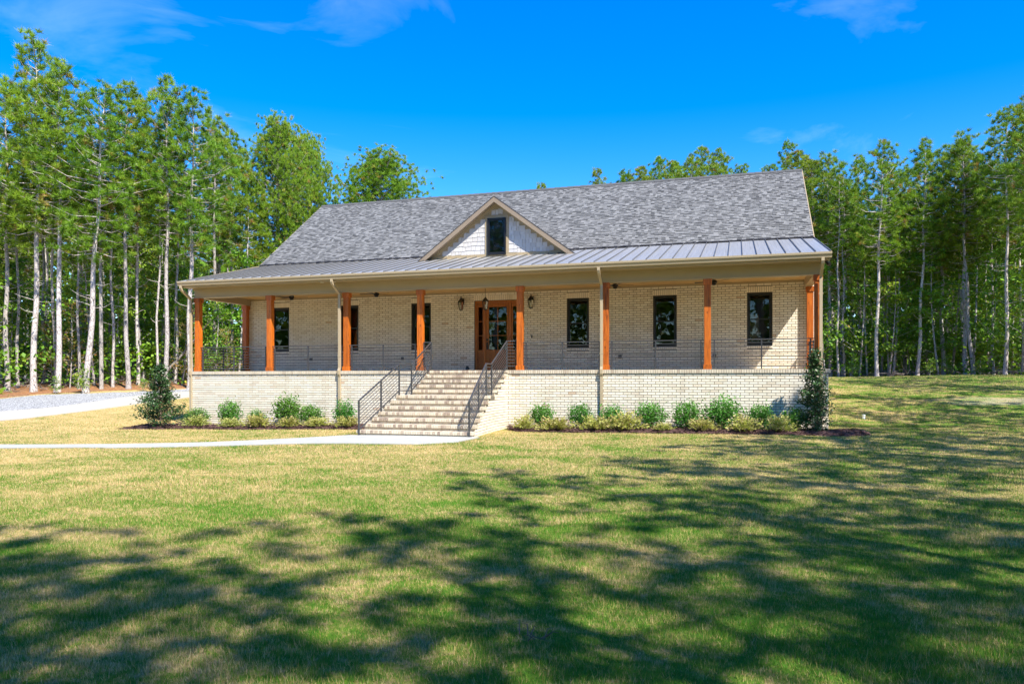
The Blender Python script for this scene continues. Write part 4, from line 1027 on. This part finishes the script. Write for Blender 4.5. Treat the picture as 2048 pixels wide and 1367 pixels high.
# the woods carry on around the lawn beside and behind the viewer: they shade the grass and show in the panes
SIDE = [(11.4, -26.4, 15.0, 'o'), (14.8, -24.6, 15.5, 'o'), (15.4, -28.6, 18.5, 'o'), (19.2, -24.2, 17.0, 'o'), (22.8, -29.0, 20.0, 'o'), (10.6, -28.8, 17.5, 'o'), (18.6, -21.4, 15.5, 'o'), (13.6, -27.4, 17.5, 't'), (17.4, -26.0, 18.0, 's'), (21.0, -27.0, 19.0, 't'), (24.2, -24.4, 18.0, 's'), (12.0, -31.0, 18.6, 's'), (16.6, -30.6, 19.6, 's'), (15.8, -20.2, 16.0, 's'), (17.0, -16.8, 15.6, 's'), (19.8, -18.6, 17.4, 't'), (17.6, -13.4, 14.6, 't'), (20.6, -14.4, 18.0, 's'), (17.6, -10.4, 13.6, 's'), (20.2, -9.8, 16.4, 't'), (18.4, -6.6, 13.4, 's'), (21.4, -6.0, 16.0, 's'), (23.4, -11.6, 19.0, 't'), (19.4, -3.0, 13.2, 't'), (22.8, -2.2, 16.6, 't'), (20.0, 1.0, 13.0, 's'), (23.4, 3.0, 16.0, 't'), (21.2, 5.2, 13.6, 's'), (24.4, 8.2, 16.0, 't'), (22.6, 11.0, 14.2, 's'), (25.4, 13.4, 16.0, 't'), (26.4, 17.0, 16, 't'), (25.6, -17.0, 19.5, 't')]
for i, (x, y, h_, k) in enumerate(SIDE):
    placed.append((x, y)); k = 'o'; v = PINES[k][i % 3]
    put_tree('pine_tree', [('trunk', v[0]), ('crown', v[1])], x, y, 1.15, h_ / BASEH[k], 'tall pine of the woods right of the lawn, casting shade on the grass', 'tree', 'pines shading the lawn from the right', (R.gauss(0, .015), 0))
for n, zf, mind, hr in ((16, zone_side, 3.6, (15, 18)), (44, zone_south, 3.2, (17, 21))):
    for x, y in scatter(n, zf, mind):
        if zf is zone_side and x < 27: continue
        k = R.choice('tts'); v = R.choice(PINES[k]); put_tree('pine_tree', [('trunk', v[0]), ('crown', v[1])], x, y, 1.05, R.uniform(*hr) / BASEH[k], 'pine of the woods across the lawn, mirrored in the window panes', 'tree', 'pines facing the house front', (0, 0))
# understorey
BL = [make_broadleaf(201, 6.5, 2.0, 1500, M['leaf']), make_broadleaf(202, 5.0, 1.8, 1200, M['leaf']), make_broadleaf(203, 8.5, 2.2, 1900, M['leaf'], .19)]
BA = [make_broadleaf(211, 4.2, 1.7, 800, M['leaf_autumn'], .15), make_broadleaf(212, 5.5, 1.5, 800, M['leaf_autumn'], .15)]
SH = [make_broadleaf(221, 1.3, .8, 420, M['leaf'], .13), make_broadleaf(222, 1.7, .7, 420, M['leaf'], .14)]
def uz(zf, lo, hi):
    def f():
        p = zf()
        return p if p and lo < float(forest(*p)) < hi else None
    return f
for n, zf, lab, grp in ((58, uz(zone_left, 2.2, 22), 'green broadleaf sapling under the pines left of the house', 'green saplings in the left woods'), (84, uz(zone_right, 1.2, 16), 'green broadleaf sapling under the pines right of the house', 'green saplings in the right woods')):
    pts = scatter(n, zf, 1.1); lf = 'left' in grp; labs = by_neighbours(pts, FRONT_L if lf else FRONT_R, 'green sapling', 'left' if lf else 'right')
    for (x, y), lab in zip(pts, labs):
        v = R.choice(BL); s = R.uniform(.75, 1.3); put_tree('sapling', [('trunk', v[0]), ('crown', v[1])], x, y, s, s * R.uniform(.9, 1.25), lab, 'sapling', grp)
AUT = [(-28.6, 10.6, 1.15, 'orange and yellow leaved sapling between the two thick pines at far left'), (-24.0, 14.4, .9, 'yellow leaved sapling behind the drive next to the porch corner'), (-22.2, 16.6, .85, 'orange tinged sapling seen through the left end of the porch'), (-20.6, 19.2, .8, 'yellow sapling seen through the porch opening beside the rear post'), (-31.4, 12.0, .9, 'yellow sapling at the left edge of the photo among the pines')]
for i, (x, y, s, lab) in enumerate(AUT):
    v = BA[i % 2]; put_tree('sapling', [('trunk', v[0]), ('crown', v[1])], x, y, s, s, lab, 'sapling', 'turning saplings at the wood edge')
EDGE = [(-25.6, 8.7, 1.0, 'small bright green bush at the foot of the leaning pine by the drive'), (-27.0, 8.2, .6, 'low green bush at the foot of the thick pine by the drive'), (-24.0, 11.2, .55, 'low green bush beside the drive near the pale front pine'), (15.4, 26.4, .9, 'bush at the wood edge nearest the right corner of the house'), (19.8, 26.6, .75, 'low bush at the foot of the leaning pine behind the right lawn'), (20.9, 26.9, .8, 'round low bush right of the leaning pine behind the right lawn'), (22.4, 26.0, .6, 'low bush at the wood edge by the right photo margin')]
for i, (x, y, s, lab) in enumerate(EDGE):
    v = SH[i % 2]; put_tree('bush', [('trunk', v[0]), ('crown', v[1])], x, y, s, s, lab, 'bush', 'bushes at the wood edge')
# a fallen dead trunk leaning among the left pines, and brushwood on the floor
m = MB(); p0 = Vector((-25.3, 13.8, g(-25.3, 13.8) + .2)); p1 = Vector((-22.0, 14.6, 5.3)); m.tube([p0, p0.lerp(p1, .5) + Vector((0, 0, -.12)), p1], [.09, .07, .03], 7)
tag(m.build('fallen_trunk', M['deadwood'], smooth=True), 'grey dead trunk leaning diagonally against the pines left of the porch', 'trunk')
br = MB()
for zf, n in ((zone_left, 520), (zone_right, 420)):
    k = 0
    while k < n:
        p = zf()
        if p is None or float(forest(*p)) > 16: continue
        x, y = p; an = R.uniform(0, 6.28); L = R.uniform(.4, 2.2); el = abs(R.gauss(.12, .25)); z = g(x, y) + R.uniform(.02, .25)
        a_ = Vector((x, y, z)); b_ = a_ + Vector((math.cos(an) * L, math.sin(an) * L, math.sin(el) * L)); br.tube([a_, a_.lerp(b_, .5) + Vector((R.gauss(0, .08), R.gauss(0, .08), R.gauss(0, .05))), b_], [.02, .013, .004], 4, cap=False); k += 1
tag(br.build('brushwood', M['deadwood']), 'grey fallen twigs and brushwood on the forest floor', 'brushwood', kind='stuff')
# leafy undergrowth that fills the space between the trunks
nc = 0; cl = []
while nc < 620:
    p = zone_left() if R.random() < .45 else zone_right()
    if p is None or not 1.2 < float(forest(*p)) < 26: continue
    cl.append((p[0], p[1], g(*p) + R.random() ** 1.5 * 6.0 + .2, R.uniform(.1, .75))); nc += 1
cl = np.array(cl); per = 62; cc = np.repeat(cl, per, 0)
V, F, T = leaves(cc[:, :3] + rng.normal(0, 1, (len(cc), 3)) * np.array([.75, .75, .38]), .27, np.clip(cc[:, 3] + rng.normal(0, .16, len(cc)), 0, .97), rng, up=.9, aspect=.7)
V[:, 2] = np.maximum(V[:, 2], G(V[:, 0], V[:, 1]) + .03)
tag(link_obj('undergrowth', np_mesh('undergrowth', V, F, T, M['leaf'])), 'leafy green undergrowth filling the woods between the pine trunks', 'undergrowth', kind='stuff')
# far woods that read as one mass behind the trees
nF = 36000; d_ = rng.uniform(72, 92, nF); u_ = rng.uniform(-.95, .95, nF)
xf = CAM[0] + d_ * FWv[0] + u_ * d_ * RTv[0]; yf = CAM[1] + d_ * FWv[1] + u_ * d_ * RTv[1]
hz = 1.3 + (rng.random(nF) ** 1.7) * np.where(np.abs(u_ - .04) < .24, 8.5, 13.0)
V, F, T = leaves(np.stack([xf, yf, hz], 1), 1.15, np.clip(rng.normal(.35, .22, nF), 0, .95), rng, up=.3, aspect=.8)
tag(link_obj('far_woods', np_mesh('far_woods', V, F, T, M['leaf'])), 'dense green woods far behind the nearer trees', 'woods', kind='stuff')

nF = 15000; xs_ = rng.uniform(-60, 50, nF); ys_ = rng.uniform(-72, -50, nF)
V, F, T = leaves(np.stack([xs_, ys_, .2 + rng.random(nF) ** 1.1 * 18], 1), 1.1, np.clip(rng.normal(.4, .22, nF), 0, .95), rng, up=.3, aspect=.8)
tag(link_obj('far_woods', np_mesh('far_woods', V, F, T, M['leaf'])), 'dense green woods across the lawn that show in the window panes', 'woods', kind='stuff')
# foundation planting
def make_boxwood(seed):
    r = np.random.default_rng(seed); n = 2300; q = random.Random(seed)
    c = unit(n, r) * (r.random((n, 1)) ** .42); lob = 1 + .22 * np.sin(c[:, :1] * 7 + seed) * np.cos(c[:, 1:2] * 6 + seed * 2)
    c = c * lob * np.array([.40, .36, .36]) + np.array([0, 0, .36]); c[:, 2] = np.maximum(c[:, 2], .03 + .05 * r.random(n))
    sp = r.random(n) < .22; c[sp] += norm(c[sp] - np.array([0, 0, .3])) * r.uniform(0, .17, (sp.sum(), 1)) + np.array([0, 0, .04])
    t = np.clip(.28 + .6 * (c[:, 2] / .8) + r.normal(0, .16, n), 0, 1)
    V, F, T = leaves(c, .062, t, r, up=.8, aspect=.55); m = MB()
    for k in range(12):
        an = k * 2.4; m.tube([(0, 0, 0), (.12 * math.cos(an), .12 * math.sin(an), .25), (.26 * math.cos(an), .26 * math.sin(an), .5 + .15 * q.random())], [.01, .007, .002], 4, cap=False)
    return m.mesh('stems', M['twig']), np_mesh('foliage', V, F, T, M['boxwood'])
def make_abelia(seed):
    r = np.random.default_rng(seed); q = random.Random(seed); m = MB(); cs = []; ds = []; ts = []
    for k in range(95):
        an = q.uniform(0, 6.283); el = q.uniform(.12, 1.35); L = q.uniform(.28, .5); d = np.array([math.cos(an) * math.cos(el), math.sin(an) * math.cos(el), math.sin(el) * .82])
        p = np.array([q.gauss(0, .07), q.gauss(0, .07), .03]); m.tube([tuple(p), tuple(p + d * L)], [.005, .002], 3, cap=False)
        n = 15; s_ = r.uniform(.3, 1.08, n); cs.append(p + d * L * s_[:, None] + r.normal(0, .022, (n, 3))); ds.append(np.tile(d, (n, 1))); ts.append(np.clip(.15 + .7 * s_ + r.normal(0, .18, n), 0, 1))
    V, F, T = leaves(np.concatenate(cs), .066, np.concatenate(ts), r, up=.6, aspect=.5, droop=np.concatenate(ds))
    return m.mesh('stems', M['twig']), np_mesh('foliage', V, F, T, M['abelia'])
def make_holly(seed, H, prof, n):
    r = np.random.default_rng(seed); q = random.Random(seed); m = MB(); m.tube([(0, 0, -.1), (.02, 0, H * .5), (0, .02, H * .97)], [.035, .022, .006], 6)
    cs, ts = [], []; nb = 90
    for k in range(nb):
        t = (k + q.random()) / nb; z = .04 + H * t * .95; an = k * 2.4 + q.uniform(-.5, .5); L = np.interp(t, *prof) * q.uniform(.6, 1.15); el = q.uniform(.1, .6)
        d = np.array([math.cos(an) * math.cos(el), math.sin(an) * math.cos(el), math.sin(el)]); p = np.array([0, 0, z]); m.tube([tuple(p), tuple(p + d * L)], [.008, .002], 3, cap=False)
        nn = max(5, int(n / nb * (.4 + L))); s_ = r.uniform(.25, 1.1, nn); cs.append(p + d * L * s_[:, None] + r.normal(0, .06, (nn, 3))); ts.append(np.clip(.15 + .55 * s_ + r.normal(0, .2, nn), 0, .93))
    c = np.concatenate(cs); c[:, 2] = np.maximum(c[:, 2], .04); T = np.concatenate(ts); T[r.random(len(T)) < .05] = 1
    V, F, T = leaves(c, .085, T, r, up=.7, aspect=.55); return m.mesh('trunk', M['twig']), np_mesh('foliage', V, F, T, M['holly'])
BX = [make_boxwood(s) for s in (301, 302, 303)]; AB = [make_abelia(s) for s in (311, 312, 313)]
GX = [-10.48, -9.02, -7.79, -6.65, -5.64, -4.28, 2.71, 3.99, 4.98, 6.15, 7.27, 8.3, 9.34, 10.31]
GS = [.85, .95, .82, 1.1, .95, .95, .95, 1.02, .98, 1.08, 1.05, 1.12, 1.0, .92]
YX = [-10.0, -8.57, -7.37, -6.14, -5.04, -3.91, 2.28, 3.3, 4.58, 5.48, 6.61, 7.74, 8.91, 9.85]
YS = [1.0, .9, 1.12, .9, .95, 1.05, .9, 1.1, 1.2, 1.15, .62, .85, 1.05, 1.0]
def plant(name, v, x, y, s, lab, cat, grp, sz=None):
    t = thing(name, lab, cat, (x, y, g(x, y) + .06), grp, R.uniform(0, 6.28)); t.scale = (s * R.uniform(.86, 1.16), s * R.uniform(.86, 1.16), (sz or s) * R.uniform(.85, 1.18))
    link_obj('stems', v[0], t); link_obj('foliage', v[1], t)
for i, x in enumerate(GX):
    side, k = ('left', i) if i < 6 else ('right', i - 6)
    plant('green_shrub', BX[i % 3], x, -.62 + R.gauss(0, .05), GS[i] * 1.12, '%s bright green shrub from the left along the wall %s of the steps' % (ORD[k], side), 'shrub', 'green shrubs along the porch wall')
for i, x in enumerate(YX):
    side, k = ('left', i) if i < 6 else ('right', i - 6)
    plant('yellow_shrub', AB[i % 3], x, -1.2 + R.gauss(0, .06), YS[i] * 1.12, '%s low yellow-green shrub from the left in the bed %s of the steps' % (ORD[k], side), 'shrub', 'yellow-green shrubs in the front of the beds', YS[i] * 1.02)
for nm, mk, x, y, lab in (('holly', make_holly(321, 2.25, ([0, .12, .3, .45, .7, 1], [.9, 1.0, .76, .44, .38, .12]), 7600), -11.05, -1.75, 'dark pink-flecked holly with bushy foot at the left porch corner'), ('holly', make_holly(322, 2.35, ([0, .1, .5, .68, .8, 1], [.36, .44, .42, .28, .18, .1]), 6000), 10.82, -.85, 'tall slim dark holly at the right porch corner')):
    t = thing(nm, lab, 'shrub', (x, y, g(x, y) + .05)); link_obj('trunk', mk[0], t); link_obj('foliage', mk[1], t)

# ------------------------------------------------------------------ lawn blades
def inside(px, py, poly):
    poly = np.array(poly); r = np.zeros(len(px), bool); j = len(poly) - 1
    for i in range(len(poly)):
        xi, yi = poly[i]; xj, yj = poly[j]
        c = ((yi > py) != (yj > py)) & (px < (xj - xi) * (py - yi) / (yj - yi + 1e-12) + xi); r ^= c; j = i
    return r
BLOCK = [WALK_T + WALK_B[::-1], DR_L + GR_U[::-1], [(-11.3, 0), (11.3, 0), (11.3, 16), (-11.3, 16)], [(-1.77, -4.42), (1.77, -4.42), (1.45, 0), (-1.45, 0)]] + [A + B[::-1] for A, B in BEDS]
Vs, Ts = [], []
for d0, d1, dens in ((2.6, 4, 8500), (4, 5.5, 9000), (5.5, 8, 7200), (8, 11, 4800), (11, 16, 2700), (16, 24, 1200), (24, 42, 520)):
    n = int((d1 ** 2 - d0 ** 2) * .80 * dens); d = np.sqrt(rng.uniform(d0 ** 2, d1 ** 2, n)); u = rng.uniform(-.80, .80, n)
    x = CAM[0] + d * FWv[0] + u * d * RTv[0]; y = CAM[1] + d * FWv[1] + u * d * RTv[1]
    keep = forest(x, y) < rng.normal(-.2, .25, n)
    keep &= ~((np.exp(-(((x - 18.8) / 3.2) ** 2 + ((y - 9.5) / 1.9) ** 2) * .8) > .55) & (rng.random(n) < .8))
    for b_ in BLOCK: keep &= ~inside(x, y, b_)
    x, y, d = x[keep], y[keep], d[keep]; n = len(x)
    dm = (d0 + d1) / 2; w = max(.0042, .00062 * dm) * rng.uniform(.7, 1.3, n)
    patch = .5 + .5 * np.sin(x * 1.7 + np.sin(y * 1.3) * 2) * np.sin(y * 2.1 + np.sin(x * .9) * 2)
    L = (.024 + .020 * patch) * rng.uniform(.6, 1.5, n); an = rng.uniform(0, 6.283, n); ln = np.abs(rng.normal(.55, .38, n))
    z = G(x, y) - .006; dx, dy = np.cos(an), np.sin(an); wa = rng.uniform(0, 6.283, n); wx, wy = np.cos(wa) * w / 2, np.sin(wa) * w / 2
    tip = np.stack([x + dx * L * np.sin(ln), y + dy * L * np.sin(ln), z + L * np.cos(ln) + .006], 1)
    Vs.append(np.stack([np.stack([x - wx, y - wy, z], 1), np.stack([x + wx, y + wy, z], 1), tip], 1).reshape(-1, 3)); Ts.append(rng.random(n))
V = np.concatenate(Vs); T = np.concatenate(Ts)
tag(link_obj('grass', np_mesh('grass', V, np.arange(len(V)).reshape(-1, 3), T, M['grass'])), 'short mown lawn grass, green mixed with dry tan blades', 'grass', kind='stuff')
tw = MB(); tx, ty = 7.56, -19.32
for k in range(9):
    an = R.uniform(0, 6.28); p = Vector((tx + R.gauss(0, .06), ty + R.gauss(0, .06), g(tx, ty) + .03)); L = R.uniform(.05, .15); q = p + Vector((math.cos(an) * L, math.sin(an) * L, R.uniform(.01, .06))); tw.tube([p, p.lerp(q, .5) + Vector((R.gauss(0, .02), R.gauss(0, .02), .02)), q], [.004, .003, .001], 4, cap=False)
tag(tw.build('dry_twig', M['twig']), 'small dry grey twig lying in the grass near the bottom of the photo', 'twig')
print('grass blades', len(T), 'objects', len(bpy.data.objects))
